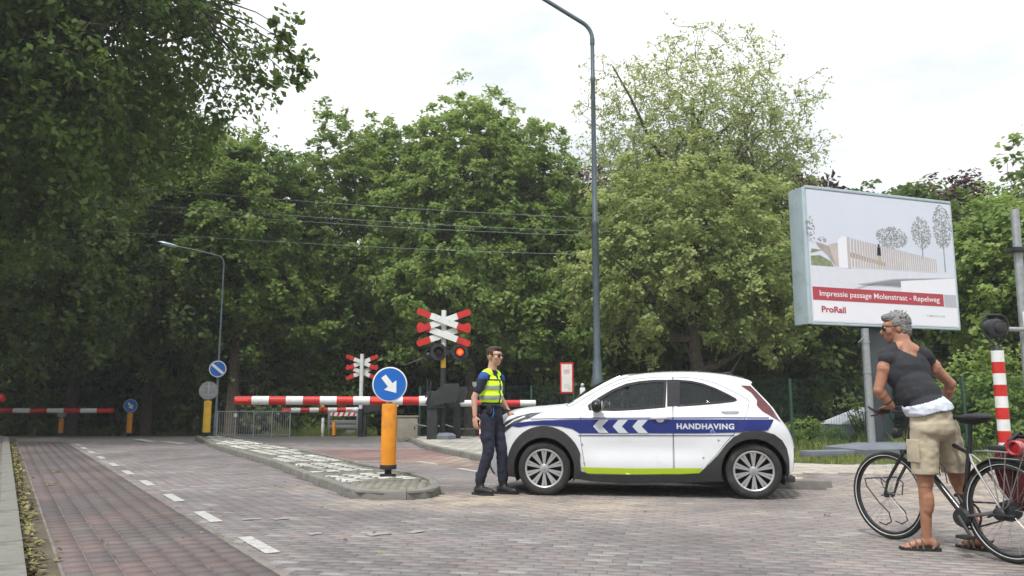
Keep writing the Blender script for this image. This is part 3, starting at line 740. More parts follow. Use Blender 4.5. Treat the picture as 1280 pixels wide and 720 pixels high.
T_.append(tree('pale leafy robinia lower crown behind the white car', at(872, 31), 11.5, [(0, 0, 8.0, 4.4, 3, 3.9), (-2.4, -.5, 6.2, 2.9, 2.6, 2.9), (2.4, -.5, 6.0, 2.8, 2.6, 2.8)], 700, 80, 0.5, 0.09, 'pale', 0.34, 20))
T_.append(tree('dark green tree behind the rear of the car', at(800, 37), 12, [(0, 0, 6.5, 3.6, 3, 5.0)], 700, 40, 0.7, 0.15, 'mid', 0.3, 21))
T_.append(tree('dark green tree between the car and the billboard', at(975, 36), 12, [(0, 0, 6.5, 3.8, 3, 5.4)], 800, 40, 0.7, 0.15, 'dark', 0.3, 22, 'bark_dark', k=0.88))
T_.append(tree('copper leaved beech showing behind the airy pale tree', at(860, 43), 17, [(0, 0, 12.4, 6.2, 3, 3.2), (5.4, 0, 12.0, 3.6, 3, 3.0), (-6, 0, 11.5, 3, 3, 3)], 800, 36, 0.7, 0.16, 'copper', 0.35, 23, 'bark_dark', group='copper trees', name='copper_beech'))
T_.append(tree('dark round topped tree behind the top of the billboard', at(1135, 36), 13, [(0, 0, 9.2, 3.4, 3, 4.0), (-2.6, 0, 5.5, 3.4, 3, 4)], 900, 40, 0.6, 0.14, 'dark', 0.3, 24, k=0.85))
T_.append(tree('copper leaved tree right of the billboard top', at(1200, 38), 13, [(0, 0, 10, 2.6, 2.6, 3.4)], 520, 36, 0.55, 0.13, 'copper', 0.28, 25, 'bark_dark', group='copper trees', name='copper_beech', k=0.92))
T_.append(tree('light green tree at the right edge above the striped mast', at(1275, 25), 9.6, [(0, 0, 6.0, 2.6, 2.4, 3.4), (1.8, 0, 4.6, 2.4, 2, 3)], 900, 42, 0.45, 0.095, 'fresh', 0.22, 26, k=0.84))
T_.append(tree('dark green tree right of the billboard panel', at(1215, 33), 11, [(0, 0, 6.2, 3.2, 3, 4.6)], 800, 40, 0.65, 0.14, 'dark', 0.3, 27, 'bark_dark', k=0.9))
T_.append(tree('dark green tree beyond the right edge of the picture', at(1380, 31), 13, [(0, 0, 7, 4.2, 3, 5.4)], 600, 40, 0.7, 0.15, 'mid', 0.3, 28))

for i_, (px_, Y_) in enumerate([(1500, 30), (1660, 26), (1850, 23), (-190, 31), (-360, 28)]):
    tree(['green tree outside the picture, first beyond the right edge', 'green tree outside the picture, second beyond the right edge', 'green tree outside the picture, third beyond the right edge', 'dark tree outside the picture, first beyond the left edge', 'dark tree outside the picture, second beyond the left edge'][i_], at(px_, Y_), 12, [(0, 0, 6.8, 4.4, 3.4, 5.2)], 420, 44, 0.8, 0.18, 'mid' if i_ < 3 else 'dark', 0.3, 90 + i_, nl=8, twigs=.15)
for i_, (x_, y_, s_) in enumerate([(-14, -20, 1.0), (-4, -24, 1.15), (7, -21, .95), (17, -24, 1.1), (28, -18, 1.0), (-26, -14, 1.0)]):
    q_ = tree(['broad tree behind the viewer, far left of its row', 'tall tree behind the viewer, left of centre', 'round tree behind the viewer, right of centre', 'tall tree behind the viewer, second from the right', 'tree behind the viewer at the right end', 'tree behind the viewer at the left end'][i_], (x_, y_), 11, [(0, 0, 6.6, 4.6, 3.5, 4.6)], 260, 40, 1.0, 0.28, 'mid', 0.3, 80 + i_, k=s_, nl=6, twigs=.1, group='trees reflected in the car')
# shrubs
def shrub(label, px, Y, rx, ry, h, ncl, per, crad, size, mkey, seed, name='shrub', group=None):
    x, y = at(px, Y); r = np.random.default_rng(seed)
    t = thing(name, label, 'shrub', (x, y, zg(y) - 0.04), 0, group)
    d = unit(r.normal(size=(ncl, 3))); d[:, 2] = np.abs(d[:, 2])
    rad = r.random(ncl) ** 0.35
    nb = np.array([1 + 0.45 * noise.noise(Vector((q[0] * 2.3 + seed, q[1] * 2.3, q[2] * 2.3))) for q in d])
    cl = d * np.array([rx, ry, h]) * (rad * nb)[:, None]; cl[:, 2] = np.maximum(cl[:, 2] * 0.95, 0.1)
    leaves_mesh('foliage', cl, crad, per, size, mkey, r, t, np.array([0, 0, h * .3]))
    mb = MB()
    for j in r.choice(ncl, min(ncl, 26), replace=False):
        mb.path(limb_path((r.normal(0, .12), r.normal(0, .12), 0), cl[j], r, -0.05, 4), [.03, .024, .018, .012, .006], 5)
    mb.build('stem', 'bark_dark', t, fix=False)
    return t
shrub('grey green spreading shrub under the left street lamp trees', 330, 37.5, 2.6, 1.6, 4.5, 330, 40, 0.4, 0.085, 'grey_green', 31)
shrub('bright shrub behind the small distant crossing signal', 400, 38.5, 2.3, 1.5, 4.9, 300, 40, 0.45, 0.10, 'fresh', 32)
shrub('dark shrub behind the left railing', 240, 39, 3.2, 1.6, 3.2, 260, 40, 0.5, 0.13, 'dark', 33)
shrub('low weedy shrub beside the concrete block at the fence', 1012, 19.2, 0.8, 0.5, 0.85, 60, 26, 0.25, 0.05, 'fresh', 34)
shrub('tall weedy shrub at the tip of the concrete block', 1077, 18.9, 0.45, 0.35, 1.7, 40, 24, 0.22, 0.05, 'fresh', 39)
shrub('leafy bush beyond the fence right of the cyclist', 1262, 17.6, 1.7, 1.1, 2.2, 330, 40, 0.3, 0.055, 'fresh', 35)
shrub('leafy bush beyond the fence between cyclist and striped mast', 1214, 18.6, 1.1, 0.9, 1.5, 220, 40, 0.28, 0.055, 'grey_green', 36)
shrub('green bush at the right edge beyond the fence', 1340, 17.5, 1.8, 1.2, 2.8, 240, 40, 0.32, 0.06, 'fresh', 37)
shrub('dark bush at the left end of the crossing', 20, 38, 3.4, 1.6, 2.8, 260, 40, 0.5, 0.14, 'dark', 38)

# woodland mass far behind
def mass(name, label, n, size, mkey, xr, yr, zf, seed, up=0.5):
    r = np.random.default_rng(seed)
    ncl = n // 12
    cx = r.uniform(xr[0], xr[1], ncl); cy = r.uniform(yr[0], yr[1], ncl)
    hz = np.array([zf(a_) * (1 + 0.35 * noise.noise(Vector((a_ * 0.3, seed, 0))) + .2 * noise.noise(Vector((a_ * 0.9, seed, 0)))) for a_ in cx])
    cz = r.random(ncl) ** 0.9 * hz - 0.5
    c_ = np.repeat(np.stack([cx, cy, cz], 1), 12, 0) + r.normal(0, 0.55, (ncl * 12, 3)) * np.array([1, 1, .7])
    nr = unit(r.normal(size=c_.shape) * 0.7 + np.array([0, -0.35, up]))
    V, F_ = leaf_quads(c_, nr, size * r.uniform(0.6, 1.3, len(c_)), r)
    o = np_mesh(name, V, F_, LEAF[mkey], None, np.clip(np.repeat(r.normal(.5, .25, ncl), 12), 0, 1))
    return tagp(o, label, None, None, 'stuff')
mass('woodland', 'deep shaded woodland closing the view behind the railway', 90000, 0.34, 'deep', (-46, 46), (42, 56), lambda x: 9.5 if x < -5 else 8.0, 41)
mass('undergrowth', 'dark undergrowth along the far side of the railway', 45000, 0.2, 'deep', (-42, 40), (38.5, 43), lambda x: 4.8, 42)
for i, (px, Y, w_) in enumerate([(30, 40, .22), (128, 41, .2), (215, 43, .26), (300, 42, .2), (370, 41, .2), (520, 41, .22), (745, 40, .22), (830, 41, .2), (862, 41.5, .3), (905, 41, .24), (1030, 40, .2), (1160, 40, .22)]):
    x, y = at(px, Y); t = thing('bare_trunk_tree', ['slender dark trunk', 'thin dark trunk'][i % 2] + ' rising in the shaded wood ' + ['at far left', 'left of the blue arrow post', 'right of the blue arrow post', 'left of the railing', 'behind the railing', 'behind the yellow bollard', 'behind the street lamp', 'above the car roof', 'thickest above the car rear', 'behind the car aerial', 'left of the billboard post', 'under the billboard right corner'][i], 'tree', (x, y, zg(y) - .1), 0, 'trunks in the wood')
    rr = np.random.default_rng(50 + i)
    mb = MB(); mb.path([(0, 0, 0), (rr.normal(0, .1), 0, 3), (rr.normal(0, .2), 0, 6), (rr.normal(0, .3), 0, 10)], [w_ * 1.2, w_, w_ * .8, w_ * .5], 9); mb.build('trunk', 'bark_dark', t)
    leaves_mesh('crown', rr.normal(0, 1, (110, 3)) * np.array([1.6, 1.2, 1.4]) + np.array([0, 0, 9.0]), 0.7, 30, 0.2, 'dark', rr, t, np.array([0, 0, 8.5]))

# grass and weeds
def grass(name, label, poly, n, h, seed, z=0.0, zf=None, mkey='grass'):
    r = np.random.default_rng(seed); xs_ = [p[0] for p in poly]; ys_ = [p[1] for p in poly]
    X = r.uniform(min(xs_), max(xs_), n * 3); Y = r.uniform(min(ys_), max(ys_), n * 3); k = np_inside(X, Y, poly)
    X = X[k][:n]; Y = Y[k][:n]; n = len(X)
    pat = np.array([noise.noise(Vector((a_ * 0.9, b_ * 0.9, seed))) for a_, b_ in zip(X, Y)])
    hh = h * np.clip(0.55 + pat * 1.3 + r.random(n) * 0.6, 0.2, 2.0)
    Z = np.array([zg(b_) for b_ in Y]) + z
    a_ = r.uniform(0, 2 * np.pi, n); w = r.uniform(0.006, 0.014, n) * (1 + h * 2)
    dx = np.cos(a_) * w; dy = np.sin(a_) * w; lx = r.normal(0, .35, n) * hh; ly = r.normal(0, .35, n) * hh
    V = np.stack([np.stack([X - dx, Y - dy, Z - .02], 1), np.stack([X + dx, Y + dy, Z - .02], 1), np.stack([X + lx, Y + ly, Z + hh], 1)], 1).reshape(-1, 3)
    o = np_mesh(name, V, np.arange(n * 3).reshape(-1, 3), LEAF[mkey], None, np.clip(r.normal(.5, .22, n) + pat * .5, 0, 1), nv=3)
    return tagp(o, label, None, None, 'stuff')
VERGE = [(1.5, 18.0), (3.2, 15.3), (5.5, 13.95), (12, 13.85), (22, 13.65), (24, 24), (6, 26), (0.4, 26), (0.6, 21)]
sheet('grass_verge', VERGE, 0.05, 'earth', 'grassy verge with weeds beside the fence')
grass('grass', 'rough green grass on the verge round the billboard foot', VERGE, 110000, 0.085, 61, 0.05)
grass('weeds', 'tall weeds along the bottom of the mesh fence', [(0.8, 24), (3.2, 18.6), (6, 17.4), (13, 16.2), (13, 17.6), (6.4, 19.2), (3.6, 20.4), (1.4, 25)], 9000, 0.33, 62, 0.05)
grass('weeds', 'green weeds at the foot of the distant striped gate', [(-10.5, 35.5), (-6.2, 35.5), (-6.2, 37.5), (-10.5, 37.5)], 5000, 0.32, 63)
grass('weeds', 'low dark weeds on the far side of the left crossing', [(-27, 38), (-10.5, 38), (-10.5, 39.5), (-27, 39.5)], 7000, 0.4, 64)
# litter in the gutter and loose leaves on the road
r = np.random.default_rng(71)
n = 2600
A_ = r.uniform(3, 27, n); Bq = 0.21 + np.abs(r.normal(0, 0.07, n)); k = r.random(n) < np.clip(0.5 + 0.9 * np.array([noise.noise(Vector((a_ * .8, 0, 0))) for a_ in A_]), 0.1, 1)
A_ = A_[k]; Bq = np.minimum(Bq[k], .5)
c_ = np.stack([dR.x * A_ + nR.x * Bq, dR.y * A_ + nR.y * Bq, 0.008 + r.random(len(A_)) * .02], 1)
V, F_ = leaf_quads(c_, unit(r.normal(0, .35, c_.shape) + np.array([0, 0, 1])), r.uniform(.012, .045, len(c_)), r)
tagp(np_mesh('leaf_litter', V, F_, LEAF['litter'], None, r.random(len(c_))), 'yellow and brown leaf litter lying in the gutter', None, None, 'stuff')
n = 240
c_ = np.stack([r.uniform(-7, 5, n), r.uniform(5.6, 17, n), np.full(n, 0.008)], 1); c_ = c_[(bcoord(c_[:, 0], c_[:, 1]) > .5)]
V, F_ = leaf_quads(c_, unit(r.normal(0, .25, c_.shape) + np.array([0, 0, 1])), r.uniform(.008, .028, len(c_)), r)
tagp(np_mesh('scattered_leaves', V, F_, LEAF['litter'], None, r.random(len(c_))), 'small dry leaves scattered over the road bricks', None, None, 'stuff')
for i, (px, py) in enumerate([(62, 607), (69, 591)]):
    p = G(px, py); 
    V, F_ = leaf_quads(np.array([[0, 0, .02], [.05, .02, .015], [-.04, .03, .012]]), unit(np.array([[.1, .1, 1], [-.2, .1, 1], [.2, -.1, 1.]])), np.array([.06, .05, .045]), r)
    o = np_mesh('fallen_leaf', V, F_, LEAF['litter'], None, [.9, .8, 1]); o.location = p
    tagp(o, ['pale fallen leaf cluster on the cycle lane, the nearer of two', 'pale fallen leaf cluster on the cycle lane, the farther of two'][i], 'leaf', 'fallen leaves on the cycle lane')

# ================================================================== STREET FURNITURE
def cyl_stripes(parent, p0, p1, r, n, cols, name='stripe_band', k=14):
    p0 = Vector(p0); p1 = Vector(p1)
    for i in range(n):
        a_ = p0.lerp(p1, i / n); b_ = p0.lerp(p1, (i + 1) / n)
        c = cols[i % len(cols)]
        MB().tube(a_, b_, r * (1.0 if i % 2 else 1.006), None, k, caps=(i in (0, n - 1))).build(name, c, parent, fix=False)

def disc(parent, name, c, rad, t, m, face=(0, -1, 0), n=32, rim=None):
    x, y, d = frame_of(face); Mx = Matrix.Translation(Vector(c)) @ Matrix((x, y, d)).transposed().to_4x4()
    return MB().lathe([(rad, 0), (rad, t * 0.7), (rad - t * .3, t)], n, Mx).build(name, m, parent)

def arrow_poly(s, ang):
    """blue 'pass this side' arrow, pointing along ang"""
    pts = [(-0.62, -0.17), (0.05, -0.17), (0.05, -0.47), (0.66, 0.0), (0.05, 0.47), (0.05, 0.17), (-0.62, 0.17)]
    ca, sa = math.cos(ang), math.sin(ang)
    return [((x * ca - y * sa) * s, (x * sa + y * ca) * s) for x, y in pts]
FACE = Matrix(((1, 0, 0, 0), (0, 0, -1, 0), (0, 1, 0, 0), (0, 0, 0, 1)))   # local xy -> xz, front towards -y
def at_face(x, y, z, rz=0.0): return Matrix.Translation((x, y, z)) @ Matrix.Rotation(rz, 4, 'Z') @ FACE

def bollard(label, x, y, z0, h, rad, sign_r, rz, col, arrow=True, sign_gap=0.03, grp='yellow bollards with round signs', tilt=0):
    t = thing('sign_bollard', label, 'bollard', (x, y, z0), rz, grp)
    MB().lathe([(rad * 1.05, 0), (rad * 1.05, .03), (rad * 0.45, .035), (rad * .45, .10)], 16).build('foot', 'rubber_black', t)
    MB().lathe([(rad * 1.08, .10), (rad * 1.08, .155), (rad * 1.0, .16)], 20).build('collar', 'rubber_black', t)
    MB().lathe([(rad, .156), (rad * 0.985, h - .02), (rad * .95, h), (rad * .3, h + .005)], 24).build('column', col, t)
    cz = h + sign_gap + sign_r
    MB().box((0, 0.02, h + 0.03), (0.07, 0.04, 0.10), bev=.005).build('bracket', 'galvanised', t)
    if arrow:
        s = disc(t, 'sign_disc', (0, -0.035, cz), sign_r, 0.02, 'sign_white')
        disc(s, 'blue_face', (0, -0.056, cz), sign_r * 0.93, 0.003, 'sign_blue')
        mb = MB(); mb.prism(arrow_poly(sign_r * 0.95, R(-52)), 0.003, at_face(0, -0.0595, cz)); mb.build('arrow', 'sign_white', s, smooth=False)
        disc(s, 'sign_back', (0, -0.034, cz), sign_r * .98, .004, 'sign_back', face=(0, 1, 0))
    else:
        s = disc(t, 'sign_disc', (0, -0.03, cz), sign_r, 0.02, 'sign_back')
        mb = MB(); mb.box((0, -0.062, cz), (0.05, 0.02, sign_r * 1.7), bev=.004); mb.box((0, -0.056, cz + sign_r * .45), (sign_r * 1.2, .012, .035)); mb.box((0, -0.056, cz - sign_r * .45), (sign_r * 1.2, .012, .035)); mb.build('sign_rail', 'galvanised', s)
    return t
bollard('tall orange bollard with blue white arrow disc on the near tip of the island', -1.735, 11.45, 0.10, 1.0, 0.108, 0.245, R(6), 'paint_yellow')
bollard('yellow bollard with grey sign back at the far end of the island', -9.52, 25.3, 0.07, 1.13, 0.115, 0.285, R(20), 'paint_yellow2', False)
bollard('orange bollard with small blue arrow disc beyond the left crossing', -16.97, 36, -0.32, 1.03, 0.12, 0.285, R(12), 'paint_yellow')
bollard('small yellow bollard standing under the left barrier arm', -20.0, 36, -0.33, 0.78, 0.10, 0.20, R(12), 'paint_yellow', False)

def lamp_post(label, x, y, z0, H, r0, r1, armdir, arml, rise, bend, m, head=True, grp='street lamps', sections=None):
    t = thing('street_lamp', label, 'street lamp', (x, y, z0), 0, grp)
    prof = sections or [(r0 * 1.5, 0), (r0 * 1.5, .9), (r0 * 1.05, 1.0), (r0, 1.05), (r1, H - .1)]
    MB().lathe(prof, 20).build('pole', m, t)
    d = Vector(armdir).normalized(); pts = [Vector((0, 0, H - .15)), Vector((0, 0, H))]
    for i in range(1, 9):
        a_ = i / 8 * R(90 - math.degrees(math.atan2(rise, arml))); pts.append(Vector((0, 0, H)) + d * bend * (1 - math.cos(a_)) + Vector((0, 0, bend * math.sin(a_))))
    e = pts[-1]; q = (d * arml + Vector((0, 0, rise))).normalized(); L = math.hypot(arml, rise)
    for i in range(1, 5): pts.append(e + q * L * i / 4 - Vector((0, 0, 0.02 * i * i * .2)))
    MB().path(pts, [r1 * 1.0] * 2 + [r1 * .85] * (len(pts) - 2), 12).build('arm', m, t)
    if head:
        e = pts[-1]; mb = MB(); x_, y_, z_ = frame_of(q); rot = Matrix((x_, y_, z_)).transposed()
        mb.ball(e + q * .3, (.13, .07, .42), 16, rot); h_ = mb.build('lamp_head', 'billboard_frame', t)
        MB().ball(e + q * .3 - Vector((0, 0, .05)), (.11, .05, .33), 16, rot).build('lamp_glass', 'sign_white', h_)
    return t
lamp_post('tall blue grey street lamp rising behind the white car', 2.07, 19.5, 0.06, 10.35, 0.072, 0.062, (-1, 0.05, 0), 3.4, 2.35, 0.55, 'pole_blue_grey', True,
          sections=[(.15, 0), (.15, 1.55), (.13, 1.72), (.115, 1.75), (.112, 2.05), (.085, 2.12), (.082, 5.45), (.088, 5.46), (.088, 5.56), (.066, 5.6), (.055, 9.2), (.066, 9.22), (.066, 9.32), (.052, 9.35), (.05, 10.2)])
lb = lamp_post('slim grey street lamp with a curved arm behind the left end of the island', -12.06, 33, -0.24, 7.15, 0.052, 0.032, (-1, -.25, 0), 1.65, 0.38, 0.35, 'pole_teal')
# blue round sign on the lamp post
t = thing('round_sign', 'small round blue sign with a white diagonal hung on the slim left lamp', 'sign', (-12.05, 32.9, 0), R(15))
s = disc(t, 'sign_disc', (0, 0, 2.52), 0.335, 0.02, 'sign_white'); disc(s, 'blue_face', (0, -0.021, 2.52), 0.30, 0.003, 'sign_blue')
mb = MB(); mb.prism([(-.25, .14), (-.18, .22), (.25, -.14), (.18, -.22)], .003, at_face(0, -.025, 2.52)); mb.build('diagonal_bar', 'sign_white', s, smooth=False)
MB().box((0, .03, 2.2), (.1, .05, .10)).build('bracket', 'galvanised', t)
MB().tube((0.0, .05, 2.2), (0, .05, 2.85), .03).build('clamp', 'galvanised', t)
# stickers on the tall lamp
t = thing('pole_sticker', 'small pale sticker low on the tall blue grey street lamp', 'sticker', (2.06, 19.34, 1.45), 0)
MB().box((0, 0, 0), (.09, .004, .13)).build('paper', 'info_paper', t, smooth=False); MB().box((0.0, -.003, -.17), (.07, .004, .10)).build('lower_paper', 'print_red', t, smooth=False)

def plank(parent, cx, cz, y, L, w, ang, mats=('paint_white', 'paint_red')):
    e = 0.26; h = w / 2
    def rp(pts): return [(cx + x * math.cos(ang) - z * math.sin(ang), cz + x * math.sin(ang) + z * math.cos(ang)) for x, z in pts]
    x0 = L / 2 * (1 - e * 2) / 1
    mb = MB(); mb.prism(rp([(-x0, -h), (x0, -h), (x0, h), (-x0, h)]), .03, at_face(0, y, 0)); p = mb.build('cross_plank', mats[0], parent, smooth=False)
    for s_ in (-1, 1):
        a_ = [(x0 * s_, -h * s_)]; xe = L / 2 - h
        for i in range(9):
            th = -math.pi / 2 + math.pi * i / 8; a_.append(((xe + h * .6 * math.cos(th)) * s_, h * math.sin(th) * s_))
        a_.append((x0 * s_, h * s_))
        MB().prism(rp(a_), .032, at_face(0, y + .001, 0)).build('red_end', mats[1], p, smooth=False)

def cross_set(parent, cz1, cz2, L, w, a_=R(20), y0=-0.1):
    plank(parent, 0, cz2, y0 + .0, L, w, a_); plank(parent, 0, cz2, y0 - .035, L, w, -a_)
    plank(parent, 0, cz1, y0 - .07, L, w, a_); plank(parent, 0, cz1, y0 - .105, L, w, -a_)

# main signal
S1 = (-2.02, 23.6)
t = thing('crossing_signal', 'large crossing signal with double red and white cross and lit red lamp', 'railway signal', (S1[0], S1[1], 0.1), R(6))
mb = MB(); mb.lathe([(.42, -.1), (.42, .10), (.34, .16), (.2, .18)], 8, Matrix.Rotation(R(22.5), 4, 'Z')); mb.build('plinth', 'slab_grey', t, smooth=False)
MB().tube((0, 0, .15), (0, 0, 2.05), .085).build('lower_mast', 'machine_black', t)
MB().tube((0, 0, 2.05), (0, 0, 2.36), .078).build('yellow_mast', 'paint_yellow2', t)
MB().tube((0, 0, 2.36), (0, 0, 3.75), .075).build('white_mast', 'paint_white', t)
cross_set(t, 3.42, 3.02, 1.74, 0.185)
def lightpair(parent, cz, y, xs, rad, lit):
    mb = MB()
    mb.box((0, y + .05, cz), (abs(xs[1] - xs[0]) + .1, .08, .16), bev=.02)
    o = mb.build('lamp_bracket', 'machine_black', parent)
    for i, x in enumerate(xs):
        pts = [(rad * math.cos(a_ * math.pi / 12) * 1.0, rad * math.sin(a_ * math.pi / 12)) for a_ in range(24)]
        d = MB().prism(pts, .03, at_face(x, y, cz)).build('lamp_board', 'machine_black', o)
        Mx = at_face(x, y - .03, cz)
        MB().lathe([(.135, 0), (.135, .05), (.11, .05), (.105, .012)], 24, Mx, capped=False).build('lamp_ring', 'rubber_black', d)
        vis = MB(); 
        vs = []; fs = []
        for j in range(13):
            th = R(0 + 180 * j / 12); dd = .22 * math.sin(th) + .05
            vs += [(math.cos(th) * .14, math.sin(th) * .14, 0), (math.cos(th) * .145, math.sin(th) * .145, dd)]
        for j in range(12): fs.append((2 * j, 2 * j + 1, 2 * j + 3, 2 * j + 2))
        vis.add([Mx @ Vector(v) for v in vs], fs); v_ = vis.build('visor', 'machine_black', d, fix=False)
        sm = v_.modifiers.new('thickness', 'SOLIDIFY'); sm.thickness = .006
        on = lit[i]
        MB().lathe([(.108, .008), (.09, .022), (.05, .03), (0.0001, .033)], 24, Mx).build('lens', 'signal_lit' if on else 'signal_off', d)
        if on: MB().lathe([(.065, .034), (.04, .042), (0.0001, .045)], 20, Mx).build('lens_glow', 'signal_core', d)
lightpair(t, 2.51, -.12, (-0.14, 0.48), 0.25, (False, True))
lightpair(t, 2.47, .14, (-0.34, 0.14), 0.22, (False, False))
# slender cable arm to the left and the bell
MB().path([(-.45, .1, 2.38), (-.8, .1, 2.26), (-1.15, .1, 2.12)], [.03, .022, .012], 8).build('cable_arm', 'machine_black', t)
MB().ball((-.42, 0.02, 2.42), (.12, .1, .1), 12).build('bell', 'machine_black', t)

def barrier(label, pivot, tip, z0, rad, n, first='r', housing=True, hs=1.0, lamp_at=(0,), grp='red and white crossing barriers', sleeve=True):
    """arm from tip to pivot in n equal bands"""
    pv = Vector(pivot); tp = Vector(tip); t = thing('crossing_barrier', label, 'barrier', (pv.x, pv.y, z0), 0, grp)
    a_ = tp - Vector((pv.x, pv.y, z0)); b_ = pv - Vector((pv.x, pv.y, z0))
    d = (b_ - a_).normalized(); L = (b_ - a_).length
    arm = MB(); arm.tube(a_ + d * .04, b_, rad * .7, rad * .8, 12); arm = arm.build('arm', 'galvanised', t)
    end = a_ + d * (L - (0.35 if sleeve else 0.0))
    cols = ['paint_red', 'paint_white'] if first == 'r' else ['paint_white', 'paint_red']
    for i in range(n):
        s0 = a_.lerp(end, i / n); s1 = a_.lerp(end, (i + 1) / n)
        o = MB().tube(s0, s1, rad * (1.0 + .015 * (i % 2)), None, 16).build('red_band' if cols[i % 2] == 'paint_red' else 'white_band', cols[i % 2], arm)
        if i in lamp_at:
            c_ = (s0 + s1) / 2; MB().box(c_ + Vector((0, -rad, 0)), ((s1 - s0).length * .7, .03, rad * .42), bev=.01).build('reflector', 'reflex_red', o) if False else MB().box(c_ + Vector((0, -rad, 0)), ((s1 - s0).length * .7, .03, rad * .42), bev=.01, rot=Matrix.Rotation(math.atan2(d.y, d.x), 3, 'Z')).build('reflex_strip', 'reflex_red', arm)
    if sleeve: MB().tube(end - d * .0, b_ - d * .02, rad * 1.12, rad * 1.2, 12).build('sleeve', 'sign_white', arm)
    if housing:
        z = b_.z
        MB().box((0.05 * hs, 0, z * .46), (.30 * hs, .30 * hs, z * .92), bev=.03).build('pedestal', 'machine_black', t)
        MB().box((0.16 * hs, 0.0, z + .03), (.52 * hs, .42 * hs, .5 * hs), bev=.05).build('machine_housing', 'machine_black', t)
        MB().prism([(.12, -.12), (.78, -.02), (.86, .34), (.80, .50), (.40, .48), (.10, .22)], .05, at_face(0, -.28 * hs, z)).build('counterweight', 'machine_black', t)
        MB().prism([(.30, -.16), (.95, -.04), (1.05, .30), (1.0, .40), (.55, .40), (.25, .10)], .05, at_face(0, .16 * hs, z)).build('counterweight', 'machine_black', t)
        MB().box((.62, -.06, z + .12), (.20, .30, .62), bev=.03).build('motor_case', 'machine_black', t); MB().box((.55, -.305, z + .38), (.12, .012, .03)).build('plate', 'galvanised', t)
        mb = MB(); mb.path([(-.12, -.2, z - .1), (-.02, -.22, z + .2), (.02, -.22, z + .55)], .028, 8); mb.path([(-.2, -.1, z - .02), (-.1, -.12, z + .25), (-.08, -.12, z + .6)], .022, 8); mb.build('linkage', 'machine_black', t)
    else:
        MB().box((0, 0, b_.z * .5), (.2, .2, b_.z), bev=.02).build('pedestal', 'machine_black', t)
    return t
barrier('long lowered barrier arm left of the large signal, above the island', (-2.34, 23.35, 1.19), (-7.72, 22.5, 1.20), 0.08, 0.120, 11, 'r', lamp_at=(0, 8))
barrier('short lowered barrier arm passing behind the officer', (-1.62, 23.9, 1.12), (0.70, 24.2, 1.12), 0.08, 0.095, 5, 'w', housing=False, lamp_at=(), sleeve=False)
barrier('distant lowered barrier arm under the long one, at the small signal', (-6.3, 34.2, 0.86), (-9.45, 33.2, 0.84), -.26, 0.10, 8, 'r', hs=.9, lamp_at=(0, 7))
barrier('lowered barrier arm ending over the left road', (-27.5, 31.5, 0.86), (-16.74, 34, 0.82), -.2, 0.10, 17, 'r', lamp_at=(0, 4))
barrier('barrier arm of which only the red tip shows at the left edge', (-24, 24.4, 1.28), (-16.36, 26, 1.28), -.02, 0.12, 13, 'r')

# distant signal
t = thing('crossing_signal', 'small distant crossing signal with double cross on a white post', 'railway signal', (-6.36, 34, -0.25), R(6))
MB().tube((0, 0, 0), (0, 0, 1.15), .1).build('lower_mast', 'machine_black', t)
MB().tube((0, 0, 1.15), (0, 0, 3.45), .085).build('white_mast', 'paint_white', t)
cross_set(t, 3.1, 2.68, 1.5, 0.165, R(22), y0=-.08 + .25)
lightpair(t, 1.30, .16, (-.02, .38), .17, (False, False))

# cabinet, gate, posts at the crossing
t = thing('equipment_cabinet', 'beige metal cabinet standing behind the orange arrow bollard', 'cabinet', (-3.2, 24.8, -.02), R(8))
MB().box((0, 0, .38), (.62, .4, .7), bev=.012).build('body', 'cabinet_beige', t); MB().box((0, 0, .745), (.68, .46, .035), bev=.01).build('lid', 'cabinet_beige', t); MB().box((.0, -.203, .38), (.54, .012, .6), bev=.004).build('door', 'cabinet_beige', t); MB().box((.22, -.215, .4), (.03, .02, .1)).build('handle', 'machine_black', t)
t = thing('striped_gate', 'distant gate with a red and white diagonal board and grey planks', 'gate', (-7.45, 35.8, -0.3), R(5))
bd = MB().box((0, 0, .98), (1.15, .03, .22)).build('striped_board', 'paint_white', t, smooth=False)
for i in range(5): 
    x = -.46 + i * .23; MB().prism([(x - .06, .875), (x + .03, .875), (x + .11, 1.085), (x + .02, 1.085)], .004, at_face(0, -.016, 0)).build('red_stripe', 'paint_red', bd, smooth=False)
for z_ in (.42, .62): MB().box((0, 0, z_), (1.15, .03, .16), bev=.004).build('plank', 'gate_grey', t)
for x in (-.62, .62): MB().box((x, 0, .55), (.09, .09, 1.15), bev=.008).build('post', 'gate_grey', t)
MB().box((.35, 0.02, .15), (.4, .3, .22), bev=.02).build('ballast_block', 'slab_grey', t)
t = thing('marker_post', 'short white post left of the distant striped gate', 'post', (-8.3, 35.6, -.3), 0); MB().lathe([(.07, 0), (.07, .72), (.05, .8)], 14).build('shaft', 'paint_white', t); MB().box((0, -.05, .6), (.1, .02, .08)).build('reflector', 'machine_black', t)
t = thing('marker_post', 'short orange post in front of the distant striped gate', 'post', (-7.72, 35.2, -.3), 0); MB().lathe([(.08, 0), (.08, .55), (.06, .62)], 14).build('shaft', 'paint_yellow', t); MB().lathe([(.1, 0), (.1, .06)], 14).build('foot', 'rubber_black', t)
t = thing('yellow_post', 'small yellow lamp just above the distant barrier arm', 'lamp', (-7.85, 33.5, 0.95), 0); MB().box((0, 0, .06), (.14, .12, .12), bev=.02).build('lamp_body', 'paint_yellow2', t); MB().tube((0, 0, -.06), (0, 0, .02), .03).build('bracket', 'machine_black', t)

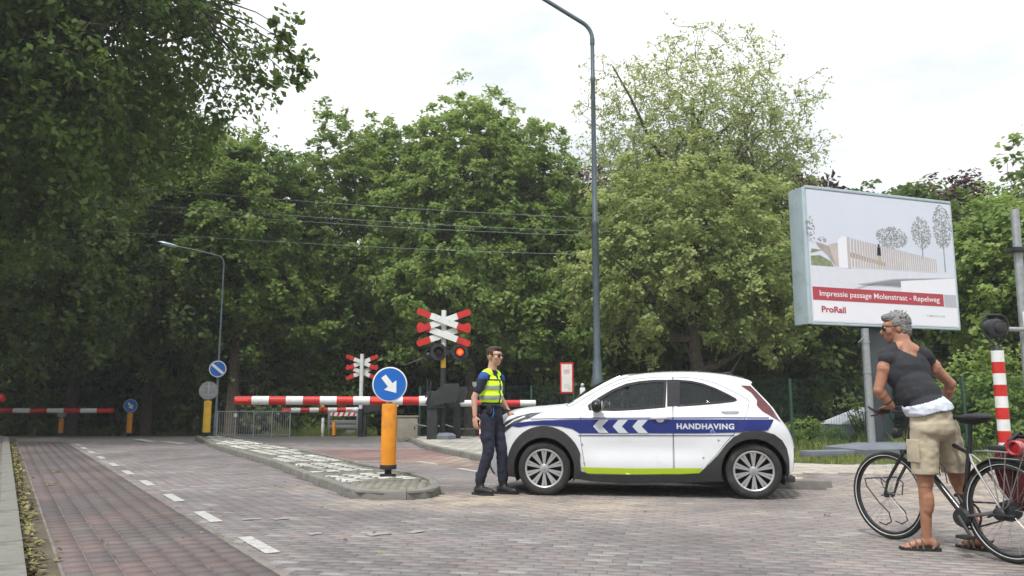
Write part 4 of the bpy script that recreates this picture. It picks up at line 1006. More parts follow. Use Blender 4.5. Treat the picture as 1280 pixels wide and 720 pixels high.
# railing behind the island
t = thing('railing', 'galvanised railing with upright bars behind the far end of the island', 'railing', (-11.12, 30.6, -.16), R(2))
Lr = 2.72; Hr = .98
for z_ in (.1, Hr): MB().path([(0, 0, z_), (Lr, 0, z_)], .02, 8).build('rail', 'galvanised', t)
for i in range(5): MB().tube((Lr * i / 4, 0, 0), (Lr * i / 4, 0, Hr + .03), .028, None, 8).build('post', 'galvanised', t)
bars = MB().tube((0, 0, .1), (0, 0, Hr), .0095, None, 6).build('bar', 'galvanised', t)
for i in range(1, 32):
    if i % 8 == 0: continue
    b = bars if i == 1 else bars.copy()
    if i > 1: C.objects.link(b); b.parent = t
    b.location = (Lr * i / 32, 0, 0)
MB().box((.68, -.04, .84), (.12, .01, .12)).build('plate', 'sign_white', t)

# information sign and small box near the tall lamp
t = thing('information_sign', 'red framed white notice board behind the bonnet of the car', 'sign', (1.43, 21, .05), R(-4))
MB().box((0, .03, 1.05), (.05, .05, 2.1)).build('post', 'machine_black', t)
MB().box((0, 0, 1.72), (.35, .03, .80), bev=.01).build('frame', 'paint_red', t)
pp = MB().box((0, -.018, 1.72), (.27, .008, .71)).build('paper', 'info_paper', t, smooth=False)
for i, z_ in enumerate((1.93, 1.89, 1.85, 1.56, 1.52, 1.48)): MB().box((0, -.0235, z_), (.16 - .02 * (i % 2), .002, .012)).build('text_line', 'print_red' if i < 3 else 'print_grey', pp, smooth=False)
t = thing('camera_box', 'small white box on a thin pole beside the tall street lamp', 'box', (1.80, 20.6, .05), 0)
MB().box((0, 0, 1.37), (.13, .1, .19), bev=.015).build('case', 'sign_white', t); MB().tube((0, .03, 0), (0, .03, 1.5), .014).build('pole', 'machine_black', t); MB().ball((0, 0, 1.53), .05, 10).build('knob', 'billboard_frame', t)
t = thing('warning_board', 'small red and white striped board hanging behind the officer', 'board', (-.62, 17.9, .1), R(0))
bd = MB().box((0, 0, .50), (.2, .02, .62)).build('board', 'paint_white', t, smooth=False)
for i in range(3): z_ = .24 + i * .21; MB().prism([(-.1, z_), (.1, z_ + .1), (.1, z_ + .2), (-.1, z_ + .1)], .003, at_face(0, -.0105, 0)).build('red_stripe', 'paint_red', bd, smooth=False)
MB().box((0, .02, .4), (.04, .02, .8)).build('post', 'galvanised', t)
t = thing('chain', 'pale chain sagging between the crossing posts', 'chain', (0, 0, 0), 0)
p0 = P(515, 528, 24.4); p1 = P(600, 534, 24.4); mb = MB(); mb.path([p0.lerp(p1, i / 14) - Vector((0, 0, .09 * abs(math.sin(math.pi * i / 7)))) for i in range(15)], .016, 6); mb.build('chain_links', 'gate_grey', t)

# mesh fence
FP = [(-3.0, 26.3), (0.6, 25.2), (3.0, 22.0), (6.28, 18.2), (9.45, 16.9), (12.6, 16.0), (16.0, 15.2)]
def fence(pts, H, z0):
    t = thing('mesh_fence', 'dark green wire mesh fence along the railway behind car and cyclist', 'fence', (pts[0][0], pts[0][1], z0), 0)
    o = Vector((pts[0][0], pts[0][1], 0))
    q = [Vector((p[0], p[1], 0)) - o for p in pts]
    for a_, b_ in zip(q[:-1], q[1:]):
        L = (b_ - a_).length; k = max(1, round(L / 2.5)); d = (b_ - a_) / L
        for i in range(k):
            s0 = a_ + d * L * i / k; s1 = a_ + d * L * (i + 1) / k; l = (s1 - s0).length
            MB().box(s0 + Vector((0, 0, H / 2)), (.05, .05, H + .05)).build('post', 'fence_green', t, smooth=False)
            mb = MB(); w = .0028
            nv = int(l / .055)
            for j in range(1, nv):
                c = s0 + d * (l * j / nv); mb.tube(c + Vector((0, 0, .04)), c + Vector((0, 0, H)), w, None, 3, caps=False)
            for j in range(9):
                z_ = .05 + (H - .06) * j / 8; mb.tube(s0 + Vector((0, 0, z_)), s1 + Vector((0, 0, z_)), w * 1.2, None, 3, caps=False)
            mb.build('wire_panel', 'fence_green', t, smooth=False, fix=False)
    MB().box(q[-1] + Vector((0, 0, H / 2)), (.05, .05, H + .05)).build('post', 'fence_green', t, smooth=False)
fence(FP, 1.62, 0.03)

# slab, concrete block and post box of the billboard
t = thing('foundation_slab', 'low grey slab round the foot of the billboard post', 'slab', (7.85, 17.0, .03), R(20))
poly = [(-1.1, -.5), (1.3, -.5), (1.3, .5), (-1.1, .5)]
mb = MB(); vs = [(-1.15, -.55, 0), (1.6, -.55, 0), (1.6, .6, 0), (-1.15, .6, 0), (-1.15, -.55, .17), (1.6, -.55, .17), (1.6, .6, .19), (-1.15, .6, .19), (-.5, -.25, .27), (.75, -.25, .27), (.75, .35, .27), (-.5, .35, .27)]
mb.add(vs, [(0, 1, 5, 4), (1, 2, 6, 5), (2, 3, 7, 6), (3, 0, 4, 7), (4, 5, 9, 8), (5, 6, 10, 9), (6, 7, 11, 10), (7, 4, 8, 11), (8, 9, 10, 11)]); mb.build('slab_body', 'slab_grey', t, smooth=False)
MB().box((-1.75, -.2, .1), (1.1, .35, .12), bev=.02).build('side_beam', 'slab_grey', t)
t = thing('concrete_block', 'pale block with a sloping top behind the fence', 'concrete block', (8.25, 19.6, 0), R(10))
vs = [(-.62, -.45, 0), (.62, -.45, 0), (.62, .45, 0), (-.62, .45, 0), (-.62, -.45, .62), (.62, -.45, .62), (.62, .45, .62), (-.62, .45, .62)]
MB().add(vs, [(0, 1, 5, 4), (1, 2, 6, 5), (2, 3, 7, 6), (3, 0, 4, 7), (4, 5, 6, 7), (0, 3, 2, 1)]).build('base', 'billboard_frame', t, smooth=False)
MB().add([(-.66, -.49, .622), (.66, -.49, .622), (.66, .49, .622), (-.66, .49, .622), (.34, -.3, 1.02), (.6, -.3, 1.02), (.6, .3, 1.02), (.34, .3, 1.02)], [(0, 1, 5, 4), (1, 2, 6, 5), (2, 3, 7, 6), (3, 0, 4, 7), (4, 5, 6, 7), (0, 3, 2, 1)]).build('sloping_cap', 'print_pale', t, smooth=False)

# ------------------------------------------------------------------ BILLBOARD
BW, BH = 4.115, 2.89; brz = math.atan2(1.4, 3.87)
bb = thing('billboard', 'large billboard on a grey post showing a planned passage', 'billboard', (6.29, 16.7, 0.04), brz)
TH = 0.46; z0 = 2.76
MB().box((BW / 2, TH / 2 + .03, z0 + BH / 2), (BW - .06, TH, BH - .04), bev=.05).build('casing', 'billboard_frame', bb)
side = MB()
for x in (-.02,):
    prof = [(x, 0.0), (x - .035, .04), (x - .05, .15), (x - .05, TH - .08), (x - .02, TH + .03), (x + .06, TH + .05), (x + .06, 0.0)]
    side.prism(prof, BH + .06, None, z0=z0 - .03)
side.build('side_profile', 'billboard_frame', bb, ang=25)
MB().prism([(BW - .02, 0.0), (BW - .02, TH + .05), (BW + .03, TH), (BW + .04, .1), (BW + .03, 0)], BH + .06, None, z0=z0 - .03).build('side_profile', 'billboard_frame', bb)
MB().box((BW / 2, .02, z0 + BH + .03), (BW + .02, .09, .07), bev=.02).build('top_profile', 'billboard_frame', bb)
MB().box((BW / 2, .02, z0 - .025), (BW + .02, .09, .05), bev=.015).build('bottom_profile', 'billboard_frame', bb)
face = MB().box((BW / 2, .005, z0 + BH / 2), (BW - .04, .03, BH - .02)).build('poster', 'billboard_print', bb, smooth=False)
mb = MB(); mb.box((.32, .2, z0 - .03), (.42, .1, .04)); mb.build('lamp_strip', 'machine_black', bb); 
MB().box((.5, .14, z0 - .035), (.16, .03, .03)).build('red_label', 'paint_red', bb)
def UV(u, v): return (u * BW, z0 + v * BH)
def pr_(poly, m, off, name='print', par=face):
    return MB().prism([UV(*p) for p in poly], .0012, at_face(0, -.010 - off, 0)).build(name, m, par, smooth=False)
pr_([(.012, .42), (.988, .42), (.988, .985), (.012, .985)], 'print_sky', .0008, 'printed_sky')
pr_([(.012, .16), (.988, .16), (.988, .42), (.012, .42)], 'print_pale', .0008, 'printed_square')
pr_([(.012, .012), (.988, .012), (.988, .16), (.012, .16)], 'print_white', .0008, 'printed_margin')
pr_([(.90, .16), (.988, .16), (.988, .30), (.30, .30), (.55, .36), (.988, .40), (.988, .395), (.56, .352), (.36, .302), (.22, .235), (.26, .235), (.38, .292), (.90, .292)], 'print_grey', .0022, 'printed_kerb')
pr_([(.60, .26), (.988, .26), (.988, .395), (.60, .345)], 'print_white', .0030, 'printed_light')
pr_([(.012, .165), (.895, .165), (.895, .262), (.012, .262)], 'print_red', .0036, 'red_banner')
pr_([(.012, .42), (.16, .42), (.14, .46), (.07, .50), (.012, .49)], 'print_green', .0025, 'printed_hedge')
pr_([(.012, .51), (.09, .54), (.02, .545)], 'print_green', .0027, 'printed_hedge')
pr_([(.045, .60), (.19, .555), (.19, .425), (.165, .43), (.12, .50), (.06, .565)], 'print_brown', .0028, 'printed_wall')
pr_([(.17, .425), (.19, .425), (.19, .605), (.13, .585), (.15, .50)], 'print_wood', .0031, 'printed_wall')
pr_([(.19, .415), (.25, .415), (.25, .655), (.215, .655), (.19, .62)], 'print_white', .0034, 'printed_pillar')
pr_([(.25, .415), (.27, .415), (.27, .655), (.25, .655)], 'print_wood', .0036, 'printed_pillar')
pr_([(.27, .42), (.87, .43), (.87, .52), (.27, .56)], 'print_pale', .0030, 'printed_slope')
pr_([(.27, .54), (.5, .48), (.5, .45), (.27, .50)], 'print_brown', .0033, 'printed_slope')
mbp = [MB(), MB()]
for i in range(38):
    u = .278 + .592 * (i / 38) ** 0.92; tp_ = .65 - .115 * ((u - .27) / .6); w_ = .0085 - .003 * (i / 38)
    mbp[0].prism([UV(u, .425 + .01 * i / 38), UV(u + w_, .425 + .01 * i / 38), UV(u + w_, tp_), UV(u, tp_)], .0012, at_face(0, -.0140, 0))
    mbp[1].prism([UV(u + w_, .425 + .01 * i / 38), UV(u + w_ * 1.35, .428 + .01 * i / 38), UV(u + w_ * 1.35, tp_ - .01), UV(u + w_, tp_)], .0012, at_face(0, -.0142, 0))
mbp[0].build('printed_slats', 'print_wood', face, smooth=False); mbp[1].build('printed_slat_shade', 'print_brown', face, smooth=False)
rr = np.random.default_rng(3)
def ptree(u, v, w, h, n, trunk=None, s=.006):
    mb = MB()
    for _ in range(n):
        a_ = rr.uniform(0, 2 * math.pi); q = rr.random() ** .5; cu, cv = u + math.cos(a_) * w * q, v + math.sin(a_) * h * q
        k = rr.uniform(.5, 1.3) * s; an = rr.uniform(0, 3); pts = [(cu + math.cos(an + j * 2 * math.pi / 5) * k * rr.uniform(.5, 1), cv + math.sin(an + j * 2 * math.pi / 5) * k * 1.3 * rr.uniform(.5, 1)) for j in range(5)]
        mb.add([at_face(0, -.0136 - rr.random() * .0004, 0) @ Vector((*UV(*p), 0)) for p in pts], [tuple(range(5))])
    mb.build('printed_foliage', 'print_tree', face, smooth=False, fix=False)
    if trunk: 
        pr_([(u - .004, trunk), (u + .004, trunk), (u + .003, v), (u - .003, v)], 'print_tree', .0026, 'printed_trunk')
        for s_ in (-1, 1): pr_([(u - .002, v - h * .6), (u + .003, v - h * .6), (u + s_ * w * .6, v + h * .4)], 'print_tree', .0024, 'printed_branch')
ptree(.02, .69, .03, .10, 60); ptree(.09, .62, .03, .02, 20)
ptree(.56, .68, .11, .085, 520, None, .0055); ptree(.77, .74, .07, .13, 420, .5, .0055); ptree(.925, .80, .068, .18, 560, .44, .0055)
pr_([(.452, .435), (.458, .435), (.463, .50), (.468, .435), (.474, .435), (.475, .53), (.452, .53)], 'shorts_khaki', .0048, 'printed_legs')
pr_([(.449, .53), (.476, .53), (.474, .595), (.453, .595)], 'uniform_navy', .0049, 'printed_coat')
pr_([(.458, .597), (.470, .597), (.470, .62), (.458, .62)], 'hair_brown', .0048, 'printed_head')
def btext(s, u, v, hgt, width, m, bold=0.0, name='lettering'):
    me = text_mesh(s, 1.0, bold); xs_ = [q.co.x for q in me.vertices]; w0, w1 = min(xs_), max(xs_)
    k = width * BW / (w1 - w0)
    for q in me.vertices: q.co = Vector((u * BW + (q.co.x - w0) * k, -.0165, z0 + v * BH + q.co.y * hgt * BH))
    link_mesh(name, me, m, face)
btext('Impressie passage Molenstraat - Repelweg', .055, .197, .058, .81, 'print_white', .008)
btext('ProRail', .062, .078, .062, .155, 'print_red', .03)
btext('T 0800 776 7245', .765, .080, .022, .13, 'print_grey', .0)
# grey post, galvanised pole and little green sign
MB().box((1.92, .30, z0 / 2), (.56, .26, z0), bev=.02).build('post', 'post_grey', bb)
t = thing('galvanised_pole', 'galvanised pole standing left of the billboard post', 'pole', (7.56, 17.1, .04), 0)
MB().tube((0, 0, 0), (0, 0, 2.66), .085, .08, 14).build('tube', 'galvanised', t)
for z_ in (.9, 1.7, 2.35): MB().tube((0, 0, z_), (0, 0, z_ + .05), .092, None, 14).build('clamp', 'galvanised', t)
MB().path([(-.02, -.05, 2.5), (-.2, -.1, 2.35)], .008, 6).build('cable_end', 'wire_dark', t)
t = thing('exit_sign', 'small green sign fixed to the billboard post beside the cyclist head', 'sign', (8.17, 17.0, 2.50), brz)
MB().box((0, 0, 0), (.20, .02, .36), bev=.003).build('plate', 'sign_green', t); MB().box((.0, -.012, .08), (.14, .004, .12)).build('pictogram', 'print_white', t); MB().box((.0, -.012, -.1), (.12, .004, .05)).build('caption', 'print_white', t)

# ------------------------------------------------------------------ right signal, striped mast
t = thing('signal_mast', 'red and white striped mast with a black lamp hood behind the bicycle', 'mast', (7.27, 12, .03), 0)
lean_ = Vector((-.03, 0, 1)).normalized()
pz = [0.0]; hs_ = 1.86; nb = 11
for i in range(nb):
    a_ = Vector((0, 0, 0)) + Vector((0, 0, hs_ * i / nb)); b_ = Vector((0, 0, hs_ * (i + 1) / nb))
    MB().tube(a_, b_, .086 * (1 + .01 * (i % 2)), None, 18, caps=(i in (0, nb - 1))).build('red_band' if i % 2 else 'white_band', 'paint_red' if i % 2 else 'paint_white', t)
MB().tube((0, 0, hs_), (0, 0, hs_ + .07), .07, .05, 14).build('neck', 'machine_black', t)
# heart-shaped guard ring
hp = [(0, 0), (-.10, .10), (-.185, .24), (-.20, .36), (-.165, .45), (-.10, .49), (.10, .49), (.165, .45), (.20, .36), (.185, .24), (.10, .10)]
MB().path([(x, 0, hs_ + .05 + z_) for x, z_ in hp], .017, 8, close=True).build('guard_ring', 'machine_black', t)
MB().lathe([(.001, 0), (.10, .0), (.15, .05), (.15, .16), (.12, .22), (.001, .24)], 22, at_face(0, .13, hs_ + .33)).build('lamp_housing', 'machine_black', t)
MB().lathe([(.001, 0), (.075, .0), (.06, .03), (.001, .04)], 18, at_face(0, -.115, hs_ + .33)).build('lamp_cover', 'rubber_black', t)
MB().path([(.1, .05, hs_ + .33), (.55, .2, hs_ + .34)], .035, 10).build('arm', 'galvanised', t)
MB().box((.0, .0, .02), (.4, .4, .1), bev=.02).build('foot', 'slab_grey', t)
t = thing('galvanised_mast', 'galvanised mast at the right edge carrying the lamp arm', 'mast', (7.87, 12.3, .03), 0)
MB().tube((0, 0, 0), (0.05, 0, 4.1), .07, .06, 14).build('tube', 'galvanised', t); MB().box((0.04, -.02, 3.45), (.26, .22, .07), bev=.01).build('clamp', 'machine_black', t); MB().box((0.03, -.09, 2.35), (.12, .02, .25)).build('white_plate', 'sign_white', t)

# overhead wires along the railway
for (ya, yb, lab) in [(229, 280, 'topmost thin overhead wire crossing before the trees'), (257, 300, 'second overhead wire from the top'), (250, 295, 'third overhead wire, close under the second'), (287, 321, 'lowest overhead wire crossing before the trees')]:
    a_ = P(90, ya - 1, 25.5); b_ = P(988, yb, 31.7); d = b_ - a_
    t = thing('overhead_wire', lab, 'wire', tuple(a_), 0, 'overhead wires above the railway')
    pts = [d * s_ - Vector((0, 0, .25 * math.sin(math.pi * max(0, min(1, s_))))) for s_ in np.linspace(-.5, 1.8, 24)]
    MB().path(pts, .008, 5).build('cable', 'wire_dark', t)

# ================================================================== CAR
car = thing('hatchback_car', 'small white hatchback with blue HANDHAVING stripe and black wheel arches', 'car', (2.95, 10.37, 0.0), math.atan2(.166, -.986))
def sstep(a_, b_, x):
    t_ = max(0, min(1, (x - a_) / (b_ - a_))); return t_ * t_ * (3 - 2 * t_)
def CW(x, z):
    w = 0.862
    w -= 0.30 * max(0, (x - 2.35)) ** 2 / (0.85 ** 2) * 0.9 if x > 2.35 else 0
    if x > 2.95: w -= 1.6 * (x - 2.95) ** 2 + .0
    if x < 0.15: w -= 0.085 * ((0.15 - x) / 0.62) ** 2
    if z > 0.93: w -= 0.03 * sstep(.90, 1.0, z) + (z - 0.93) * 0.40
    if z < 0.5: w -= 0.05 * ((0.5 - z) / 0.3) ** 2
    # body side sculpting: a shallow hollow in the doors
    w -= 0.022 * math.exp(-((z - 0.56) / 0.12) ** 2) * sstep(.35, .8, x) * (1 - sstep(1.7, 2.1, x))
    # rear shoulder
    w += 0.02 * math.exp(-((z - .78) / .14) ** 2) * (1 - sstep(.1, .6, x))
    return max(w, .2)
def side_patch(name, m, parent, outer, holes=(), off=0.0, step=0.05, flange=0.02, sides=(1, -1), solid=True):
    """sheet following the body side, bounded by a side-view outline; one object per side of the car"""
    def dens(poly, st):
        o_ = []
        for i in range(len(poly)):
            a_ = Vector(poly[i]); b_ = Vector(poly[(i + 1) % len(poly)]); k = max(1, int((b_ - a_).length / st))
            for j in range(k): o_.append(a_.lerp(b_, j / k))
        return o_
    loops = [dens(outer, step)] + [dens(h, step) for h in holes]
    pts = []; edges = []
    for lp_ in loops:
        b = len(pts); pts += lp_; edges += [(b + i, b + (i + 1) % len(lp_)) for i in range(len(lp_))]
    nb_ = len(pts)
    xs_ = [p[0] for p in outer]; zs_ = [p[1] for p in outer]
    x = min(xs_) + step * .5
    while x < max(xs_):
        z = min(zs_) + step * .5
        while z < max(zs_):
            if inside(x, z, outer) and not any(inside(x, z, h) for h in holes):
                if min(((p.x - x) ** 2 + (p.y - z) ** 2) for p in pts[:nb_]) > (step * .5) ** 2: pts.append(Vector((x, z)))
            z += step
        x += step
    vo, eo, fo, _, _, _ = delaunay_2d_cdt(pts, edges, [], 0, 1e-6)
    keep = []
    for f in fo:
        c = sum((vo[i] for i in f), Vector((0, 0))) / len(f)
        if inside(c.x, c.y, outer) and not any(inside(c.x, c.y, h) for h in holes): keep.append(f)
    res = []
    for s_ in sides:
        bm = bmesh.new(); vs = [bm.verts.new((v.x, s_ * (CW(v.x, v.y) + off), v.y)) for v in vo]
        for f in keep:
            try: bm.faces.new([vs[i] for i in (f if s_ < 0 else f[::-1])])
            except ValueError: pass
        bmesh.ops.delete(bm, geom=[v for v in bm.verts if not v.link_faces], context='VERTS')
        if flange:
            be = [e for e in bm.edges if len(e.link_faces) == 1]
            g_ = bmesh.ops.extrude_edge_only(bm, edges=be)
            for v in g_['geom']:
                if isinstance(v, bmesh.types.BMVert): v.co.y -= s_ * flange
        bmesh.ops.recalc_face_normals(bm, faces=bm.faces[:])
        # orient outward
        f0 = max(bm.faces, key=lambda f: f.calc_area() if abs(f.normal.y) > .5 else 0)
        if f0.normal.y * s_ < 0: bmesh.ops.reverse_faces(bm, faces=bm.faces[:])
        me = bpy.data.meshes.new(name); bm.to_mesh(me); bm.free()
        me.materials.append(M[m]); me.shade_smooth(); me.set_sharp_from_angle(angle=R(40))
        o = bpy.data.objects.new(name, me); C.objects.link(o); o.parent = parent; res.append(o)
    return res

def smooth_curve(ctrl, n=6):
    P_ = [Vector(p) for p in ctrl]; out = []
    for i in range(len(P_) - 1):
        a_ = P_[max(0, i - 1)]; b_ = P_[i]; c_ = P_[i + 1]; d_ = P_[min(len(P_) - 1, i + 2)]
        for j in range(n):
            t_ = j / n
            out.append(0.5 * ((2 * b_) + (c_ - a_) * t_ + (2 * a_ - 5 * b_ + 4 * c_ - d_) * t_ ** 2 + (3 * b_ - a_ - 3 * c_ + d_) * t_ ** 3))
    out.append(P_[-1]); return out
ctrl = [(3.08, .22), (3.14, .33), (3.165, .48), (3.15, .62), (3.10, .74), (3.02, .84), (2.90, .915), (2.72, .975), (2.50, 1.022), (2.28, 1.052), (2.14, 1.075),
        (1.97, 1.175), (1.72, 1.315), (1.50, 1.412), (1.25, 1.452), (0.95, 1.472), (.65, 1.472), (.40, 1.455), (.18, 1.425), (0.0, 1.385), (-.055, 1.36),
        (-.04, 1.335), (-.09, 1.27), (-.16, 1.19), (-.235, 1.10), (-.295, 1.0), (-.345, .90), (-.405, .81), (-.452, .70), (-.475, .58), (-.472, .45), (-.455, .34), (-.40, .25)]
NC = 6
E_ = smooth_curve(ctrl, NC)
def arch(cx, r_, a0, a1, n=20, cz=.325, zc=None): return [(cx + r_ * math.cos(R(a0 + (a1 - a0) * i / n)), cz + r_ * math.sin(R(a0 + (a1 - a0) * i / n))) for i in range(n + 1)]
XF, XR = 2.455, -0.012
AR = .375
outline = [tuple(p) for p in E_]                       # nose bottom -> over the roof -> tail bottom
outline += [(-.37, .22)] + arch(XR, AR, 195, -20) + [(.45, .20), (1.0, .18), (1.6, .18), (2.02, .20)] + arch(XF, AR, 200, -17) + [(2.95, .2)]
# door and window outlines (side view)
FD = [(1.985, 1.075), (2.0, .93), (2.0, .66), (1.955, .36), (1.925, .275), (.915, .275), (.905, .9), (.885, 1.425), (1.10, 1.424), (1.30, 1.405), (1.48, 1.372), (1.66, 1.30), (1.84, 1.195)]
RD = [(.895, .275), (.893, .9), (.873, 1.425), (.70, 1.418), (.52, 1.392), (.36, 1.34), (.18, 1.25), (.02, 1.155), (.0, 1.13), (.02, 1.05), (.07, .94), (.13, .85), (.20, .76), (.30, .65), (.42, .50), (.50, .42), (.56, .33), (.60, .275)]
FW = [(1.915, 1.085), (1.90, 1.028), (1.60, 1.018), (1.30, 1.035), (.985, 1.062), (.958, 1.392), (1.10, 1.393), (1.28, 1.378), (1.45, 1.346), (1.62, 1.275), (1.79, 1.175)]
RW = [(.818, 1.392), (.838, 1.072), (.60, 1.088), (.36, 1.108), (.18, 1.128), (.14, 1.145), (.155, 1.168), (.26, 1.228), (.38, 1.290), (.52, 1.345), (.66, 1.378)]
def grow(poly, d):
    n_ = len(poly); out = []
    ar = sum(poly[i][0] * poly[(i + 1) % n_][1] - poly[(i + 1) % n_][0] * poly[i][1] for i in range(n_))
    sg = 1 if ar > 0 else -1
    for i in range(n_):
        a_ = Vector(poly[i - 1]); b_ = Vector(poly[i]); c_ = Vector(poly[(i + 1) % n_])
        d1 = (b_ - a_).normalized(); d2 = (c_ - b_).normalized(); n1 = Vector((d1.y, -d1.x)) * sg; n2 = Vector((d2.y, -d2.x)) * sg
        m_ = (n1 + n2); m_ = m_ / max(.5, m_.length_squared) * 2 if m_.length > 1e-4 else n1
        out.append(tuple(b_ + m_ * d))
    return out
body = thing('body_shell', None, None); body.parent = car; bpy.data.objects.remove(body)
sides_ = side_patch('side_panel', 'car_white', car, outline, holes=[grow(FD, .006), grow(RD, .006)], off=0, flange=.03)
side_patch('inner_sill', 'car_inner', car, outline, holes=[grow(FW, .005), grow(RW, .005)], off=-.028, flange=0, step=.1)
fd = side_patch('front_door', 'car_white', car, FD, holes=[FW], flange=.03)
rd = side_patch('rear_door', 'car_white', car, RD, holes=[RW], flange=.03)
FWi = grow(FW, -.028); RWi = grow(RW, -.022)
for k_ in (0, 1):
    sgn = (1, -1)[k_]
    side_patch('window_frame', 'car_gloss_black', fd[k_], grow(FW, .004), holes=[FWi], off=.004, flange=.012, sides=(sgn,))
    side_patch('window_glass', 'car_glass', fd[k_], grow(FWi, .004), off=-.006, flange=0, sides=(sgn,))
    side_patch('window_frame', 'car_gloss_black', rd[k_], grow(RW, .004), holes=[RWi], off=.004, flange=.012, sides=(sgn,))
    side_patch('window_glass', 'dark_glass', rd[k_], grow(RWi, .004), off=-.006, flange=0, sides=(sgn,))
side_patch('door_pillar', 'car_gloss_black', car, [(.962, 1.07), (.83, 1.078), (.812, 1.396), (.952, 1.396)], off=.006, flange=.01)
# top shell: strips across between the two sides
def bulge(i):
    x, z = E_[i]; k = i / NC
    tab = [(0, .10), (3, .16), (6, .12), (8, .06), (9, .05), (10, .06), (11, .10), (12, .095), (13, .06), (14, .045), (17, .045), (20, .03), (21, .03), (23, .05), (26, .07), (29, .09), (32, .06)]
    for (a_, va), (b_, vb) in zip(tab[:-1], tab[1:]):
        if a_ <= k <= b_: return va + (vb - va) * (k - a_) / (b_ - a_)
    return .05
def shell(name, m, i0, i1, parent=None, inset=0.0, raise_=0.0, nw=16):
    vs = []; fs = []
    for i in range(i0, i1 + 1):
        x, z = E_[i]; a_ = E_[max(0, i - 1)]; b_ = E_[min(len(E_) - 1, i + 1)]; t_ = (b_ - a_).normalized(); n_ = Vector((-t_.y, t_.x)) * -1
        if n_.dot(Vector((x - 1.3, z - .6))) < 0: n_ = -n_
        w = CW(x, z) * (1 - inset)
        for j in range(nw + 1):
            s_ = -1 + 2 * j / nw; q = abs(s_) ** 1
            y = s_ * w; bl = bulge(i) * (1 - abs(s_ * (1 - inset)) ** 2.4) + raise_
            vs.append((x + n_.x * bl, y, z + n_.y * bl))
    k = nw + 1
    for i in range(i1 - i0):
        for j in range(nw): fs.append((i * k + j, (i + 1) * k + j, (i + 1) * k + j + 1, i * k + j + 1))
    o = MB().add(vs, fs).build(name, m, parent or car, fix=False, ang=35)
    c = sum((Vector(v) for v in vs), Vector()) / len(vs)
    p_ = o.data.polygons[len(o.data.polygons) // 2]
    if p_.normal.dot(p_.center - Vector((1.3, 0, .6))) < 0: o.data.flip_normals()
    return o
I = lambda k: int(k * NC)
bump_ = shell('front_bumper', 'car_white', I(0), I(5))
shell('grille', 'car_black', I(0) + 2, I(3), bump_, inset=.22, raise_=.012)
shell('upper_grille', 'car_gloss_black', I(3) + 3, I(4) + 1, bump_, inset=.25, raise_=.008)
shell('bonnet', 'car_white', I(5), I(10))
shell('windscreen', 'car_glass', I(10), I(13), inset=.0)
shell('screen_edge', 'car_gloss_black', I(13) - 2, I(13), inset=.03, raise_=.004)
shell('roof', 'car_white', I(13), I(20))
shell('roof_spoiler', 'car_white', I(20), I(21) + 1)
hatch = shell('rear_window', 'dark_glass', I(21) + 1, I(24) + 2)
shell('tailgate', 'car_white', I(24) + 2, I(29))
shell('rear_bumper', 'car_black', I(29), I(32))
MB().box((-.50, 0, .70), (.02, .52, .11)).build('number_plate', 'paint_yellow2', car); MB().box((3.28, 0, .45), (.02, .52, .11)).build('number_plate', 'paint_yellow2', car)
# pillars of the windscreen
for s_ in (1, -1):
    pts = [(E_[i].x, s_ * (CW(E_[i].x, E_[i].y) - .012), E_[i].y + .004) for i in range(I(10) - 1, I(13) + 3)]
    MB().path(pts, .022, 8).build('screen_pillar', 'car_white', car)
    pts = [(E_[i].x - .02, s_ * (CW(E_[i].x, E_[i].y) - .075), E_[i].y + .034) for i in range(I(10) + 1, I(13))]
    MB().path(pts, .024, 6).build('screen_seal', 'car_gloss_black', car)
    pts = [(E_[i].x, s_ * (CW(E_[i].x, E_[i].y) - .10), E_[i].y + .028) for i in range(I(13), I(19))]
    MB().path(pts, .006, 6).build('roof_seam', 'car_black', car)
# hood shut line and cowl
shell('cowl', 'car_black', I(10) - 2, I(10) + 2, inset=.08, raise_=.006)
for s_, L_ in ((.35, .5), (-.3, .55)):
    MB().path([(2.14, s_, 1.125), (2.0, s_ - .22, 1.20), (1.93, s_ - L_ * .7, 1.215)], .009, 6).build('wiper', 'rubber_black', car)
# black cladding
clad = [(2.905, .215)] + [] 
def ell(cx, cz, rx, rz, a0, a1, n=22): return [(cx + rx * math.cos(R(a0 + (a1 - a0) * i / n)), cz + rz * math.sin(R(a0 + (a1 - a0) * i / n))) for i in range(n + 1)]
fclad = ell(XF, .335, .475, .50, -14, 160) + [(2.015, .44), (2.005, .28), (2.03, .20)] + arch(XF, AR - .004, 200, -19)[:]
side_patch('front_arch_cladding', 'car_black', car, fclad, off=.022, flange=.05)
rclad = [(.62, .285), (.50, .40), (.40, .50), (.30, .625), (.21, .715), (.10, .772), (-.02, .792), (-.14, .785), (-.26, .748), (-.345, .68), (-.395, .59), (-.418, .47), (-.415, .30), (-.375, .205), (-.355, .20)] + [p for p in arch(XR, AR - .004, 200, -20)] + [(.50, .20), (.62, .185)]
side_patch('rear_arch_cladding', 'car_black', car, rclad, off=.022, flange=.05)
side_patch('sill_cladding', 'car_black', car, [(2.035, .20), (2.005, .30), (1.90, .262), (1.4, .262), (.90, .272), (.60, .295), (.56, .20), (.95, .17), (1.5, .155), (1.9, .18)], off=.014, flange=.05)
MB().box((-.42, .70, .235), (.12, .2, .07), bev=.02).build('bumper_corner', 'car_black', car); MB().box((-.42, -.70, .235), (.12, .2, .07), bev=.02).build('bumper_corner', 'car_black', car)
